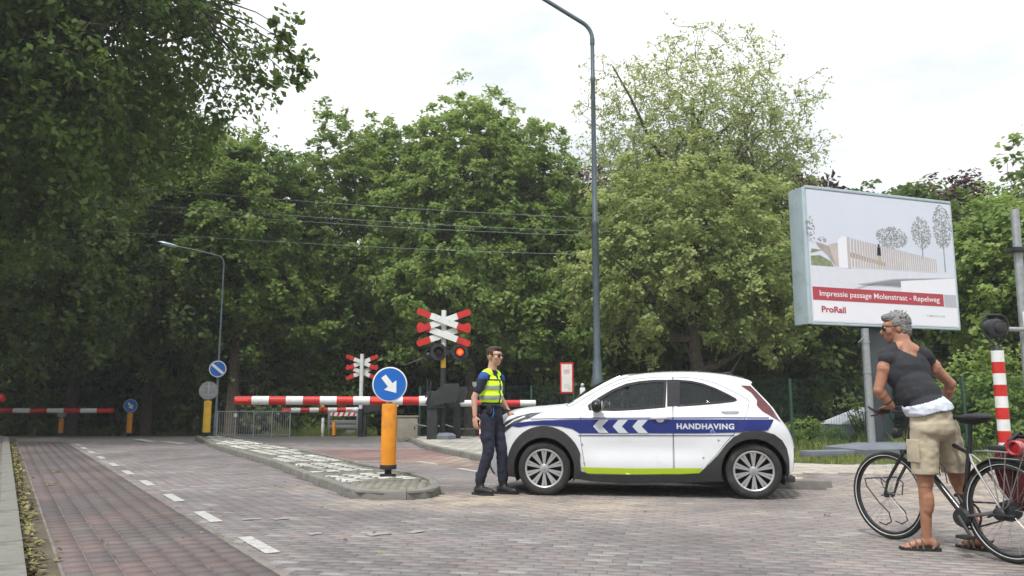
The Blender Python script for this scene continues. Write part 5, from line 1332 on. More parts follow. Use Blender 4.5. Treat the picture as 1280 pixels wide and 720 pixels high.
# underside, arches, interior
MB().box((1.25, 0, .25), (1.6, 1.45, .12)).build('floor_pan', 'car_inner', car); MB().box((1.25, 0, .29), (3.4, .9, .12)).build('chassis', 'car_inner', car)
for cx in (XF, XR):
    for s_ in (1, -1):
        mb = MB(); vs = []; fs = []
        a_s = np.linspace(-25, 205, 22)
        for a_ in a_s:
            c_, q_ = math.cos(R(a_)) * AR, math.sin(R(a_)) * AR
            vs += [(cx + c_, s_ * .52, .325 + q_), (cx + c_, s_ * .835, .325 + q_)]
        for j in range(21): fs.append((2 * j, 2 * j + 1, 2 * j + 3, 2 * j + 2))
        k = len(vs); vs.append((cx, s_ * .52, .4)); 
        for j in range(21): fs.append((k, 2 * j, 2 * j + 2))
        mb.add(vs, fs).build('arch_liner', 'car_inner', car, fix=False)
MB().box((1.92, 0, .92), (.45, 1.35, .22), bev=.06).build('dashboard', 'car_inner', car)
MB().box((.4, 0, .75), (1.0, 1.3, .3), bev=.05).build('load_floor', 'car_inner', car)
for s_ in (.36, -.36):
    st = MB(); st.box((1.25, s_, .62), (.5, .46, .16), bev=.05); st.box((1.0, s_, .90), (.14, .44, .60), bev=.05, rot=Matrix.Rotation(R(-12), 3, 'Y')); st.box((.925, s_, 1.27), (.09, .24, .16), bev=.04); st.build('seat', 'seat_fabric', car)
MB().box((.22, 0, .95), (.12, 1.15, .42), bev=.05, rot=Matrix.Rotation(R(-14), 3, 'Y')).build('rear_seat', 'seat_fabric', car)
Mst = Matrix.Translation((1.60, .36, 1.02)) @ Matrix.Rotation(R(62), 4, 'Y')
MB().path([Mst @ Vector((.18 * math.cos(a_ * math.pi / 12), .18 * math.sin(a_ * math.pi / 12), 0)) for a_ in range(24)], .014, 8, close=True).build('steering_wheel', 'car_inner', car)
MB().box((1.79, .56, 1.06), (.12, .14, .09), bev=.02).build('folded_vest', 'hi_vis', car)
MB().box((1.30, .0, 1.38), (.03, .20, .06), bev=.01).build('inner_mirror', 'car_inner', car)
# livery
ST = [(2.905, .835), (2.80, .868), (2.65, .888), (2.45, .902), (2.0, .912), (1.2, .918), (.3, .922), (-.262, .922), (-.215, .835), (-.185, .797), (-.08, .786), (.06, .786), (.12, .772), (.6, .757), (2.02, .749), (2.10, .80), (2.25, .832), (2.45, .845), (2.62, .842), (2.78, .815)]
def live(name, m, poly, off=.007): side_patch(name, m, car, poly, off=off, flange=0, step=.04)
live('blue_stripe', 'livery_blue', ST)
live('fine_line', 'livery_blue', [(2.62, .922), (2.0, .937), (.3, .948), (-.21, .946), (-.212, .936), (.3, .938), (2.0, .927), (2.62, .912)], .0075)
live('fine_line', 'livery_blue', [(2.03, .727), (.6, .735), (.19, .742), (.20, .733), (.6, .726), (2.03, .717)], .0075)
live('green_stripe', 'livery_green', [(2.01, .345), (1.4, .338), (.575, .352), (.585, .30), (.62, .285), (1.4, .268), (1.94, .272), (1.955, .30)], .0075)
for cx in (1.665, 1.43, 1.195):
    live('grey_chevron', 'livery_grey', [(cx, .911), (cx + .12, .908), (cx + .19, .832), (cx + .12, .755), (cx, .757), (cx + .075, .833)] if False else [(cx, .912), (cx + .115, .911), (cx + .185, .833), (cx + .115, .754), (cx, .755), (cx + .075, .833)], .0105)
for s_ in (1, -1):
    me = text_mesh('HANDHAVING', .086, .0035, 1.0, 1.12)
    w_ = max(v.co.x for v in me.vertices); k_ = .665 / w_
    me.transform(Matrix.Diagonal((k_, 1.02, 1, 1)))
    for v in me.vertices:
        x = (.862 - v.co.x) if s_ > 0 else (.195 + v.co.x); z = .808 + v.co.y; v.co = Vector((x, s_ * (CW(x, z) + .012), z))
    link_mesh('lettering', me, 'livery_grey', car)
# handles, mirror, lights, studs
for s_, k_ in ((1, 0), (-1, 1)):
    MB().path([(1.15, s_ * (CW(1.15, .93) + .002), .935), (1.13, s_ * (CW(1.1, .93) + .034), .94), (.97, s_ * (CW(1, .93) + .034), .945), (.95, s_ * (CW(1, .93) + .002), .942)], .015, 8, flat=1.3).build('door_handle', 'car_white', fd[k_])
    MB().ball((1.05, s_ * (CW(1, .91) + .004), .905), (.05, .008, .026), 14).build('handle_recess', 'car_white', fd[k_])
    MB().path([(.33, s_ * (CW(.33, 1.0) + .0), 1.015), (.30, s_ * (CW(.3, 1.0) + .028), 1.02), (.16, s_ * (CW(.16, 1.0) + .028), 1.018), (.13, s_ * (CW(.13, 1.0) + .0), 1.01)], .014, 8, flat=1.3).build('door_handle', 'car_white', rd[k_])
    mr = MB().ball((1.80, s_ * .935, 1.075), (.075, .11, .082), 18).build('wing_mirror', 'car_gloss_black', car)
    MB().path([(1.84, s_ * .83, 1.03), (1.82, s_ * .90, 1.04)], .028, 8).build('mirror_arm', 'car_gloss_black', mr)
    mb = MB(); mb.lathe([(.001, .0), (.058, .0), (.062, .01)], 20, Matrix.Translation((1.738, s_ * .945, 1.075)) @ Matrix.Rotation(R(-90), 4, 'Y') @ Matrix.Diagonal((1, 1.35, 1, 1))); mb.build('mirror_glass', 'hubcap', mr)
    side_patch('tail_lamp', 'tail_red', car, [(.075, 1.322), (-.03, 1.318), (-.10, 1.24), (-.17, 1.155), (-.24, 1.07), (-.292, .985), (-.335, .90), (-.31, .92), (-.21, .975), (-.135, 1.03), (-.085, 1.09), (-.095, 1.15), (-.035, 1.24)], off=.012, flange=.03, sides=(s_,))
    hl = side_patch('headlamp', 'lamp_clear', car, [(2.46, 1.002), (2.62, .992), (2.80, .948), (2.94, .885), (3.03, .81), (3.06, .74), (2.98, .735), (2.86, .83), (2.72, .905), (2.58, .955)], off=.006, flange=.02, sides=(s_,))
    side_patch('lamp_strip', 'sign_white', hl[0], [(2.70, .955), (2.84, .905), (2.95, .83), (2.955, .815), (2.83, .89), (2.69, .942)], off=.009, flange=0, sides=(s_,))
    side_patch('fog_lamp', 'car_black', car, [(2.93, .60), (3.05, .60), (3.09, .42), (2.97, .40)], off=.008, flange=.02, sides=(s_,))
    for (x, z) in [(1.985, .62), (1.965, .40), (.205, .86), (.38, .68), (.56, .475)]:
        MB().ball((x, s_ * (CW(x, z) + .003), z), (.012, .008, .012), 8).build('rivet', 'hubcap', car)
for (x) in (1.62, 1.38, 1.12, .9, .6):
    z = 1.44 if x < 1.5 else 1.37
    MB().ball((x, CW(x, z) - .03, np.interp(x, [.6, .9, 1.12, 1.38, 1.62], [1.488, 1.49, 1.478, 1.452, 1.385])), (.016, .012, .007), 8).build('roof_clip', 'hubcap', car)
MB().path([(.16, .05, 1.485), (.11, .05, 1.52), (-.06, .05, 1.80)], [.014, .008, .003], 6).build('aerial', 'rubber_black', car)
MB().ball((.17, .05, 1.487), (.06, .025, .022), 10).build('aerial_base', 'car_gloss_black', car)
# wheels
def make_wheel(x, s_):
    Mx = Matrix.Translation((x, s_ * .745, .322)) @ Matrix.Rotation(R(-90 * s_), 4, 'X')     # local z outward
    w = MB(); w.lathe([(.20, -.085), (.25, -.092), (.295, -.088), (.318, -.07), (.3225, -.04), (.3225, .04), (.318, .07), (.297, .088), (.272, .094), (.244, .088), (.234, .078)], 56, Mx, capped=False)
    w.lathe([(.3235, -.045), (.3235, -.042)], 56, Mx, capped=False)
    wh = w.build('wheel', 'tyre', car)
    mb = MB(); mb.lathe([(.238, .075), (.227, .04), (.212, .01), (.001, .0)], 40, Mx, capped=False); mb.build('rim_well', 'car_inner', wh)
    mb = MB(); mb.lathe([(.238, .080), (.234, .090), (.222, .092), (.212, .084), (.212, .07)], 48, Mx, capped=False); mb.lathe([(.001, .088), (.03, .088), (.05, .082), (.058, .07), (.058, .04)], 32, Mx, capped=False); mb.build('hubcap_ring', 'hubcap', wh)
    sp = MB()
    for i in range(10):
        for d_, wd in ((-5.3, .0118), (5.3, .0118)):
            a_ = R(i * 36 + 18)
            a1 = a_ + R(d_ * .55); a2 = a_ + R(d_)
            p = [Vector((math.cos(a1) * .048, math.sin(a1) * .048, 0)), Vector((math.cos(a2) * .217, math.sin(a2) * .217, 0))]
            d = (p[1] - p[0]).normalized(); n_ = Vector((-d.y, d.x, 0))
            q = [p[0] - n_ * wd * .8, p[1] - n_ * wd * 1.25, p[1] + n_ * wd * 1.25, p[0] + n_ * wd * .8]
            vs = [Mx @ Vector((v.x, v.y, .055)) for v in q] + [Mx @ Vector((v.x * 1, v.y, z_)) for v, z_ in zip(q, (.076, .084, .084, .076))] 
            sp.add(vs, [(4, 5, 6, 7), (0, 1, 5, 4), (1, 2, 6, 5), (2, 3, 7, 6), (3, 0, 4, 7)])
    sp.build('spokes', 'hubcap', wh, ang=20)
    mb = MB(); mb.lathe([(.001, .094), (.022, .093), (.026, .086)], 20, Mx, capped=False); mb.build('hub_badge', 'galvanised', wh)
    return wh
for x in (XF, XR):
    for s_ in (1, -1): make_wheel(x, s_)

# ================================================================== BICYCLE
bk = thing('bicycle', 'dark grey touring bicycle with rear rack and dark red pannier', 'bicycle', (3.50, 5.80, 0), math.atan2(.94, -.342))
WB = 1.08; WR = .355
def bwheel(x, steer=0.0):
    Mx = Matrix.Translation((x, 0, WR)) @ Matrix.Rotation(steer, 4, 'Z') @ Matrix.Rotation(R(90), 4, 'X')
    circ = lambda rr_, z_, n=64: [Mx @ Vector((rr_ * math.cos(2 * math.pi * i / n), rr_ * math.sin(2 * math.pi * i / n), z_)) for i in range(n)]
    w = MB().path(circ(WR - .02, 0), .021, 10, close=True).build('wheel', 'tyre', bk)
    for s_ in (1, -1): MB().path(circ(WR - .034, s_ * .0185, 64), .0028, 5, close=True).build('reflex_line', 'sign_white', w)
    MB().path(circ(WR - .052, 0), .011, 8, close=True).build('rim', 'bike_frame', w)
    a_ = Mx @ Vector((0, 0, -.045)); b_ = Mx @ Vector((0, 0, .045)); h_ = MB(); h_.tube(a_, b_, .02, None, 14); h_.build('hub', 'machine_black', w)
    sp = MB()
    n = 32
    for i in range(n):
        a0 = 2 * math.pi * i / n; s_ = 1 if i % 2 else -1; a1 = a0 + (.9 if (i // 2) % 2 else -.9)
        sp.tube(Mx @ Vector((.022 * math.cos(a1), .022 * math.sin(a1), s_ * .03)), Mx @ Vector(((WR - .055) * math.cos(a0), (WR - .055) * math.sin(a0), 0)), .0013, None, 4, caps=False)
    sp.build('spokes', 'bike_silver', w, fix=False)
    return Mx
MF = bwheel(WB, R(6)); bwheel(0.0)
HT = Vector((.80, 0, .93)); HB = Vector((.845, 0, .74)); BB = Vector((.37, 0, .275)); SC = Vector((.285, 0, .74)); ST_ = Vector((.25, 0, .97)); RH = Vector((0, 0, WR)); FH = Vector((WB, 0, WR))
fr = MB(); fr.tube(HT, HB, .023, None, 12); fr.path([HT - Vector((0, 0, .05)), HT.lerp(SC, .5) + Vector((0, 0, .005)), SC], .0165, 10); fr.path([HB + Vector((0, 0, .03)), BB], .024, 12); fr.tube(BB, SC + Vector((-.008, 0, .05)), .019, None, 12)
fr.tube(BB - Vector((0, .045, 0)), BB + Vector((0, .045, 0)), .028, None, 12); fr.build('frame', 'bike_frame', bk)
for s_ in (1, -1):
    MB().path([SC, SC + Vector((-.05, s_ * .04, -.06)), RH + Vector((0, s_ * .065, 0))], .009, 8).build('seat_stay', 'bike_silver', bk)
    MB().path([BB, BB + Vector((-.08, s_ * .045, .01)), RH + Vector((0, s_ * .065, 0))], .0105, 8).build('chain_stay', 'bike_silver', bk)
    st = Vector((math.sin(R(6)) * -s_ * .0, 0, 0))
    MB().path([HB + Vector((.01, s_ * .05, -.03)), FH + Vector((-.05, s_ * .055, .12)), FH + Vector((0, s_ * .05, 0))], [.015, .012, .009], 8).build('fork_blade', 'bike_frame', bk)
MB().box(HB + Vector((.01, 0, -.02)), (.05, .13, .04), bev=.012).build('fork_crown', 'bike_frame', bk)
MB().tube(SC, ST_, .0145, None, 10).build('seat_post', 'machine_black', bk)
sd_ = MB(); sd_.ball((.17, 0, 1.005), (.085, .085, .032), 18); sd_.ball((.25, 0, 1.0), (.11, .05, .028), 16); sd_.ball((.345, 0, .998), (.075, .022, .02), 14); sd_.path([(.13, 0, .985), (.25, 0, .965), (.34, 0, .98)], .02, 8)
sd_.build('saddle', 'rubber_black', bk)
MB().path([HT, HT + Vector((-.008, 0, .07)), HT + Vector((.05, 0, .10))], .017, 10).build('stem', 'machine_black', bk)
BC = HT + Vector((.05, 0, .10))
MB().path([(.80, -.32, 1.035), (.815, -.20, 1.045), (.845, -.08, 1.035), BC, (.845, .08, 1.035), (.815, .20, 1.045), (.80, .32, 1.035)], .0125, 10).build('handlebar', 'machine_black', bk)
for s_ in (1, -1):
    MB().tube((.812, s_ * .215, 1.044), (.797, s_ * .335, 1.035), .018, .017, 12).build('grip', 'rubber_black', bk)
    MB().path([(.83, s_ * .19, 1.035), (.875, s_ * .24, 1.02), (.885, s_ * .33, 1.005)], [.008, .008, .006], 8).build('brake_lever', 'machine_black', bk)
    MB().path([(.84, s_ * .18, 1.03), (.92, s_ * .10, 1.0), (.90, s_ * .03, .88), (.87, 0, .80)], .0035, 6).build('cable', 'rubber_black', bk)
MB().path([(.797, .335, 1.035), (.86, .345, 1.06), (.90, .33, 1.075)], [.012, .011, .009], 8).build('bar_end', 'rubber_black', bk)
MB().lathe([(.001, 0), (.03, 0), (.045, .05), (.03, .07)], 16, Matrix.Translation((.92, 0, .86)) @ Matrix.Rotation(R(90), 4, 'Y')).build('head_lamp', 'machine_black', bk)
MB().box((.865, .06, 1.07), (.05, .07, .02), bev=.006).build('bike_computer', 'machine_black', bk)
def mudguard(x, a0, a1, name):
    vs = []; fs = []; n = 24
    for i in range(n + 1):
        a_ = R(a0 + (a1 - a0) * i / n); rr_ = WR + .018
        for j, (dy, dr) in enumerate([(-.03, -.012), (-.015, 0), (.015, 0), (.03, -.012)]): vs.append((x + (rr_ + dr) * math.cos(a_), dy, WR + (rr_ + dr) * math.sin(a_)))
    for i in range(n):
        for j in range(3): fs.append((i * 4 + j, i * 4 + j + 1, (i + 1) * 4 + j + 1, (i + 1) * 4 + j))
    o = MB().add(vs, fs).build(name, 'machine_black', bk, fix=False); s_ = o.modifiers.new('thickness', 'SOLIDIFY'); s_.thickness = .002
mudguard(0, 15, 205, 'rear_mudguard')
for s_ in (1, -1):
    # low carrier loops at the front wheel
    Pf = lambda x, z: FH + Vector((x, s_ * .085, z))
    MB().path([Pf(.0, .14), Pf(.10, .13), Pf(.17, .12), Pf(.155, .06), Pf(.03, -.06), Pf(-.07, -.13), Pf(-.09, -.20), Pf(-.03, -.235), Pf(.04, -.22)], .0055, 8).build('front_carrier', 'machine_black', bk)
    MB().path([Pf(0, .14), Pf(-.07, .1), Pf(-.05, 0), Pf(0, 0)], .005, 8).build('carrier_stay', 'machine_black', bk)
    # rear rack
    MB().path([(.20, s_ * .05, .76), (.10, s_ * .06, .765), (-.28, s_ * .06, .765), (-.33, s_ * .03, .76)], .0055, 8).build('rack_rail', 'bike_silver', bk)
    for x_ in (.08, -.06, -.20): MB().path([(x_, s_ * .062, .765), (x_ * .25, s_ * .068, .40), (0, s_ * .068, WR)], .0042, 6).build('rack_strut', 'bike_silver', bk)
    MB().path([(.10, s_ * .062, .72), (-.30, s_ * .064, .72)], .0045, 6).build('rack_lower_rail', 'bike_silver', bk)
for x_ in (.12, .0, -.12, -.24): MB().tube((x_, -.06, .765), (x_, .06, .765), .0045, None, 6).build('rack_bar', 'bike_silver', bk)
MB().box((.0, 0, .79), (.18, .10, .035), bev=.012).build('spring_clamp', 'machine_black', bk)
# red tail bundle
tl = MB().box((-.16, .05, .80), (.09, .07, .07), bev=.02).build('tail_bundle', 'plastic_red', bk)
for i in range(5): MB().path([(-.16 + .05 * math.cos(a_ * math.pi / 6 + i), .06 + .012 * i, .80 + .045 * math.sin(a_ * math.pi / 6 + i)) for a_ in range(12)], .006, 6, close=True).build('cord_loop', ['plastic_red', 'bike_silver'][i % 2], tl)
# drive: chain case, crank, pedals, hub motor-like gear
MB().lathe([(.001, -.02), (.06, -.02), (.075, 0), (.06, .02), (.001, .02)], 22, Matrix.Translation((0, .0, WR)) @ Matrix.Rotation(R(90), 4, 'X') @ Matrix.Diagonal((1, 1, 3.0, 1))).build('hub_gear', 'machine_black', bk)
rl = MB(); rl.lathe([(.001, 0), (.05, 0), (.055, .012), (.001, .012)], 18, Matrix.Translation((0.03, -.07, WR - .02)) @ Matrix.Rotation(R(90), 4, 'X')); rl.build('gear_mechanism', 'machine_black', bk); MB().ball((.01, .085, WR - .02), (.05, .02, .045), 14).build('shift_box', 'machine_black', bk)
MB().lathe([(.09, -.004), (.105, -.004), (.105, .004), (.09, .004)], 30, Matrix.Translation(BB + Vector((0, -.05, 0))) @ Matrix.Rotation(R(90), 4, 'X'), capped=False).build('chainring', 'machine_black', bk)
mb = MB(); mb.path([BB + Vector((0, -.05, .10)), RH + Vector((0, -.05, .045))], .007, 6); mb.path([BB + Vector((0, -.05, -.10)), RH + Vector((0, -.05, -.045))], .007, 6); mb.build('chain', 'rubber_black', bk)
for s_, a_ in ((1, R(-130)), (-1, R(50))):
    e = BB + Vector((math.cos(a_) * .17, s_ * .075, math.sin(a_) * .17)); cr_ = MB(); cr_.path([BB + Vector((0, s_ * .06, 0)), e], [.016, .012], 8); c_ = cr_.build('crank', 'machine_black', bk)
    MB().box(e + Vector((0, s_ * .055, 0)), (.10, .09, .025), bev=.008).build('pedal', 'rubber_black', c_)
mb = MB(); mb.path([(.12, .06, .30), (.02, .13, .33), (-.15, .14, .34)], .009, 8); mb.build('kick_stand', 'machine_black', bk)
MB().lathe([(.001, -.03), (.06, -.03), (.075, 0), (.06, .03), (.001, .03)], 22, Matrix.Translation((.36, .03, .265)) @ Matrix.Rotation(R(90), 4, 'X')).build('chain_guard', 'machine_black', bk)
# bottle cage and pump
MB().path([(.50, .0, .50), (.47, .05, .62), (.52, .05, .66), (.56, 0, .55)], .004, 6).build('bottle_cage', 'machine_black', bk)
# pannier hangs from the rack: a thing of its own
pn = thing('pannier_bag', 'dark red pannier bag hanging on the far side of the rear wheel', 'bag', (3.50, 5.80, 0), math.atan2(.94, -.342))
pr2 = [(.20, .66), (.17, .75), (.06, .84), (-.15, .865), (-.32, .83), (-.38, .70), (-.36, .36), (-.10, .33), (.08, .36), (.15, .48)]
mb = MB(); mb.prism(pr2, .17, Matrix.Translation((0, -.075, 0)) @ FACE @ Matrix.Rotation(0, 4, 'X'), z0=0.0)
mb.v = [(x, -.10 - abs(y + .075) if True else y, z) for x, y, z in mb.v]
ob = mb.build('bag_body', 'bag_red', pn); bv = ob.modifiers.new('soft', 'BEVEL'); bv.width = .03; bv.segments = 3
flap = MB().path([(x, -.19, z + .012) for x, z in [(.19, .67), (.165, .76), (.05, .85), (-.15, .878), (-.33, .84), (-.385, .71)]], .012, 8).build('flap_edge', 'rubber_black', pn)
for x_ in (.02, -.22): MB().path([(x_, -.09, .50), (x_, -.085, .84), (x_, -.19, .90), (x_, -.285, .84), (x_, -.285, .50)], .009, 6, flat=1.6).build('strap', 'rubber_black', pn)

# ================================================================== PEOPLE
def flesh(name, mb, voxel, m, parent, it=4, wr=0.0, wsc=9, seed=0, cut=None):
    """merge overlapping rounded shapes into one continuous surface"""
    me = mb.mesh('tmp'); me.transform(mwo(parent).inverted()) if parent is not None else None
    o = bpy.data.objects.new('tmp', me); C.objects.link(o)
    rm = o.modifiers.new('r', 'REMESH'); rm.mode = 'VOXEL'; rm.voxel_size = voxel
    cs = o.modifiers.new('s', 'SMOOTH'); cs.iterations = it; cs.factor = .5
    dg = bpy.context.evaluated_depsgraph_get(); dg.update()
    me2 = bpy.data.meshes.new_from_object(o.evaluated_get(dg)); bpy.data.objects.remove(o); bpy.data.meshes.remove(me)
    if cut is not None or wr:
        bm = bmesh.new(); bm.from_mesh(me2)
        if wr:
            for v in bm.verts:
                p = v.co; d = noise.noise(Vector((p.x * wsc + seed, p.y * wsc, p.z * wsc * 1.6))) + .5 * noise.noise(Vector((p.x * wsc * 2.2, p.y * wsc * 2.2 + seed, p.z * wsc * 3.0)))
                v.co += v.normal * d * wr
        if cut is not None:
            im = mwo(parent)
            bmesh.ops.delete(bm, geom=[f for f in bm.faces if cut(im @ f.calc_center_median())], context='FACES')
        bm.to_mesh(me2); bm.free()
    me2.materials.clear(); me2.materials.append(M[m]); me2.shade_smooth()
    o = bpy.data.objects.new(name, me2); C.objects.link(o); o.parent = parent
    if cut is not None:
        s_ = o.modifiers.new('thickness', 'SOLIDIFY'); s_.thickness = .006; s_.offset = -1
    return o
def peel(src, pred, off, name, m, parent):
    """a thin piece lying on another garment, where pred(local point) holds"""
    bm = bmesh.new(); bm.from_mesh(src.data); bm.normal_update()
    bmesh.ops.delete(bm, geom=[f for f in bm.faces if not pred(f.calc_center_median())], context='FACES')
    for v in bm.verts: v.co += v.normal * off
    me = bpy.data.meshes.new(name); bm.to_mesh(me); bm.free(); me.materials.append(M[m]); me.shade_smooth()
    o = bpy.data.objects.new(name, me); C.objects.link(o); o.parent = parent; return o
def head_shapes(mb, T, s=1.0):
    """T maps head space (x forward, y left, z up, origin at head centre) to the world"""
    q = lambda *p: T @ Vector([c * s for c in p]); rot = T.to_3x3()
    B = lambda c, r_, n=18: mb.ball(q(*c), tuple(v * s for v in r_), n, rot)
    B((-.012, 0, .02), (.098, .077, .098), 22); B((.03, 0, -.03), (.066, .062, .085)); B((.045, 0, -.078), (.042, .042, .032)); B((.052, 0, -.09), (.03, .028, .024))
    B((.062, 0, .035), (.036, .056, .03)); mb.path([q(.09, 0, .015), q(.112, 0, -.018), q(.100, 0, -.032)], [.009 * s, .0145 * s, .012 * s], 10)
    B((.103, 0, -.028), (.016, .017, .011), 12)
    for y in (1, -1):
        B((.055, y * .042, -.02), (.034, .024, .028)); B((-.005, y * .076, -.005), (.02, .011, .034), 12); B((.083, y * .032, .012), (.012, .018, .010), 10)
    B((.088, 0, -.055), (.014, .026, .007), 12); B((.086, 0, -.066), (.014, .023, .008), 12)
def face_bits(o, T, s, glasses=True):
    q = lambda *p: T @ Vector([c * s for c in p]); rot = T.to_3x3()
    for y in (1, -1):
        MB().ball(q(.086, y * .033, .014), (.010 * s, .013 * s, .008 * s), 12, rot).build('eye', 'eye', o, world=True)
        if glasses:
            MB().ball(q(.099, y * .034, .012), (.008 * s, .029 * s, .021 * s), 16, rot).build('sunglass_lens', 'lens_dark', o, world=True)
            MB().path([q(.098, y * .06, .02), q(.06, y * .078, .018), q(-.01, y * .086, .016)], .0035, 6).build('glasses_arm', 'lens_dark', o, world=True)
    if glasses: MB().path([q(.106, -.02, .02), q(.112, 0, .022), q(.106, .02, .02)], .003, 6).build('glasses_bridge', 'lens_dark', o, world=True)
    MB().path([q(.098, -.02, -.0605), q(.103, 0, -.0595), q(.098, .02, -.0605)], .0028, 6).build('mouth', 'print_red', o, world=True)
def hand_shapes(mb, wr_, d, pal, thumb, L=.185, curl=.5, grip=None):
    """wr_: wrist, d: towards the fingers, pal: palm-facing direction, thumb: thumb-side direction"""
    wr_ = Vector(wr_); d = Vector(d).normalized(); pal = (Vector(pal) - d * Vector(pal).dot(d)).normalized(); th = d.cross(pal); 
    if th.dot(Vector(thumb)) < 0: th = -th
    rot = Matrix((d, th, pal)).transposed()
    mb.ball(wr_ + d * L * .27, (L * .29, .040, .017), 16, rot)
    for i, (f_, ln) in enumerate(((.029, .42), (.0095, .46), (-.0095, .43), (-.028, .35))):
        k = wr_ + d * L * .50 + th * f_; n_ = d; ps = [k]
        for seg, fr_ in enumerate((.45, .32, .23)):
            a_ = curl * (seg + .7 + .12 * i) ; v = d * math.cos(a_) + pal * math.sin(a_); ps.append(ps[-1] + v * L * ln * fr_)
        mb.path(ps, [.0098, .0088, .0080, .0070], 8); 
        for p_, r_ in zip(ps, (.0098, .0092, .0083, .0072)): mb.ball(p_, r_, 8)
    t0 = wr_ + d * L * .14 + th * .026; t1 = t0 + (d * .6 + th * .75 + pal * .35).normalized() * L * .2; t2 = t1 + (d * .85 + th * .25 + pal * .5).normalized() * L * .19
    mb.path([t0, t1, t2], [.0135, .0108, .0085], 8); mb.ball(t1, .0108, 8); mb.ball(t2, .0086, 8)

# ---- officer ----
of = thing('person', 'man in yellow hi-vis vest and dark blue uniform standing at the car bonnet', 'person', (-.26, 10.12, 0), R(-32))
OT = Matrix.Translation((-.26, 10.12, 0)) @ Matrix.Rotation(R(-32), 4, 'Z')
def OL(f, r_, z): return OT @ Vector((f, -r_, z))
orot = OT.to_3x3()
def OB(mb, c, r_, n=18): mb.ball(OL(*c), r_, n, orot)
HO = OT @ Matrix.Translation((.045, 0, 1.695)) @ Matrix.Rotation(R(-4), 4, 'Z') @ Matrix.Rotation(R(4), 4, 'Y')
sk = MB(); head_shapes(sk, HO, 1.02)
sk.cone(OL(.0, 0, 1.46), OL(.025, 0, 1.62), .060, .056)
OB(sk, (.0, 0, 1.30), (.105, .158, .19)); OB(sk, (0, 0, 1.10), (.10, .14, .15)); OB(sk, (0, 0, .97), (.105, .155, .12))
joints = {}
for s_ in (1, -1):
    sh = (0, s_ * .185, 1.425)
    el = (-.075, .265, 1.175) if s_ > 0 else (-.03, -.255, 1.18)
    wr = (-.05, .285, .955) if s_ > 0 else (.12, -.235, .985)
    sk.cone(OL(0, s_ * .05, 1.50), OL(0, s_ * .16, 1.435), .05, .055)
    sk.cone(OL(*sh), OL(*el), .052, .040); sk.cone(OL(*el), OL(*wr), .041, .027)
    wv = OL(*wr); ev = OL(*el)
    hand_shapes(sk, wv, (wv - ev), OL(0, -s_, 0) - OL(0, 0, 0), OL(1, 0, 0) - OL(0, 0, 0), .185, .32)
    hip = (0, s_ * .085, .94); kn = (.03, s_ * .10, .52) if s_ > 0 else (.10, s_ * .09, .52); an = (-.085, s_ * .115, .10) if s_ > 0 else (.10, s_ * .12, .10)
    joints[s_] = (hip, kn, an)
    sk.cone(OL(*hip), OL(*kn), .082, .052); sk.cone(OL(*kn), OL(*an), .054, .036); toe = (an[0] + .17, an[1] + .03, .035)
    sk.cone(OL(*an), OL(an[0] - .03, an[1], .05), .038, .034); sk.cone(OL(an[0] - .01, an[1], .05), OL(*toe), .036, .03)
ob_ = flesh('body', sk, .0058, 'skin', of, 3)
face_bits(ob_, HO, 1.02)
hr = MB(); q = lambda *p: HO @ Vector(p)
hr.ball(q(-.032, 0, .045), (.090, .083, .082), 18, orot); hr.ball(q(.005, 0, .085), (.085, .07, .042), 16, orot); hr.ball(q(.055, 0, .098), (.045, .055, .028), 14, orot); hr.ball(q(-.07, 0, -.0), (.045, .062, .055), 14, orot)
for y in (1, -1): hr.ball(q(.0, y * .068, .04), (.035, .018, .04), 12, orot); hr.ball(q(.025, y * .07, .015), (.012, .012, .022), 10, orot)
flesh('hair', hr, .006, 'hair_brown', of, 2, wr=.006, wsc=38)
shb = MB(); OB(shb, (.0, 0, 1.31), (.118, .172, .185)); OB(shb, (0, 0, 1.12), (.115, .153, .14)); shb.cone(OL(0, 0, 1.46), OL(.006, 0, 1.50), .075, .066)
for s_ in (1, -1):
    shb.cone(OL(0, s_ * .06, 1.478), OL(0, s_ * .17, 1.43), .058, .062)
    sh = (0, s_ * .185, 1.425); el = (-.075, .265, 1.175) if s_ > 0 else (-.03, -.255, 1.18); e2 = tuple(a_ + (b_ - a_) * .62 for a_, b_ in zip(sh, el))
    shb.cone(OL(*sh), OL(*e2), .067, .062)
osh = flesh('shirt', shb, .008, 'uniform_navy', of, 3, wr=.003, wsc=14)
inv = OT.inverted()
for s_ in (1, -1): peel(osh, lambda p: p.y * s_ > .16 and p.z > 1.405 and p.x > -.02, .002, 'shoulder_panel', 'uniform_blue', of)
MB().prism([(-.03, .035), (.03, .035), (.03, -.01), (0, -.04), (-.03, -.01)], .004, OT @ Matrix.Translation((-.055, -.287, 1.335)) @ Matrix.Rotation(R(10), 4, 'X') @ FACE).build('sleeve_badge', 'reflex_band', of, world=True)
vs_ = MB(); OB(vs_, (.0, 0, 1.315), (.133, .176, .165)); OB(vs_, (.0, 0, 1.19), (.135, .178, .135)); 
for s_ in (1, -1): vs_.cone(OL(.0, s_ * .075, 1.475), OL(0, s_ * .125, 1.462), .066, .060); 
vest = flesh('hi_vis_vest', vs_, .008, 'hi_vis', of, 3, wr=.004, wsc=11, cut=lambda w: (lambda p: p.z < 1.095 + .0 * p.x or (p.z > 1.40 and abs(p.y) < .018 + (p.z - 1.40) * .42 and p.x > 0) or (p.z > 1.475 and abs(p.y) < .06))(inv @ w))
peel(vest, lambda p: 1.155 < p.z + .12 * max(0, -p.x) * 0 < 1.205, .004, 'reflective_band', 'reflex_band', vest)
peel(vest, lambda p: 1.275 < p.z < 1.325, .004, 'reflective_band', 'reflex_band', vest)
peel(vest, lambda p: 1.385 < p.z < 1.405 and p.x > 0, .004, 'dark_piping', 'uniform_navy', vest)
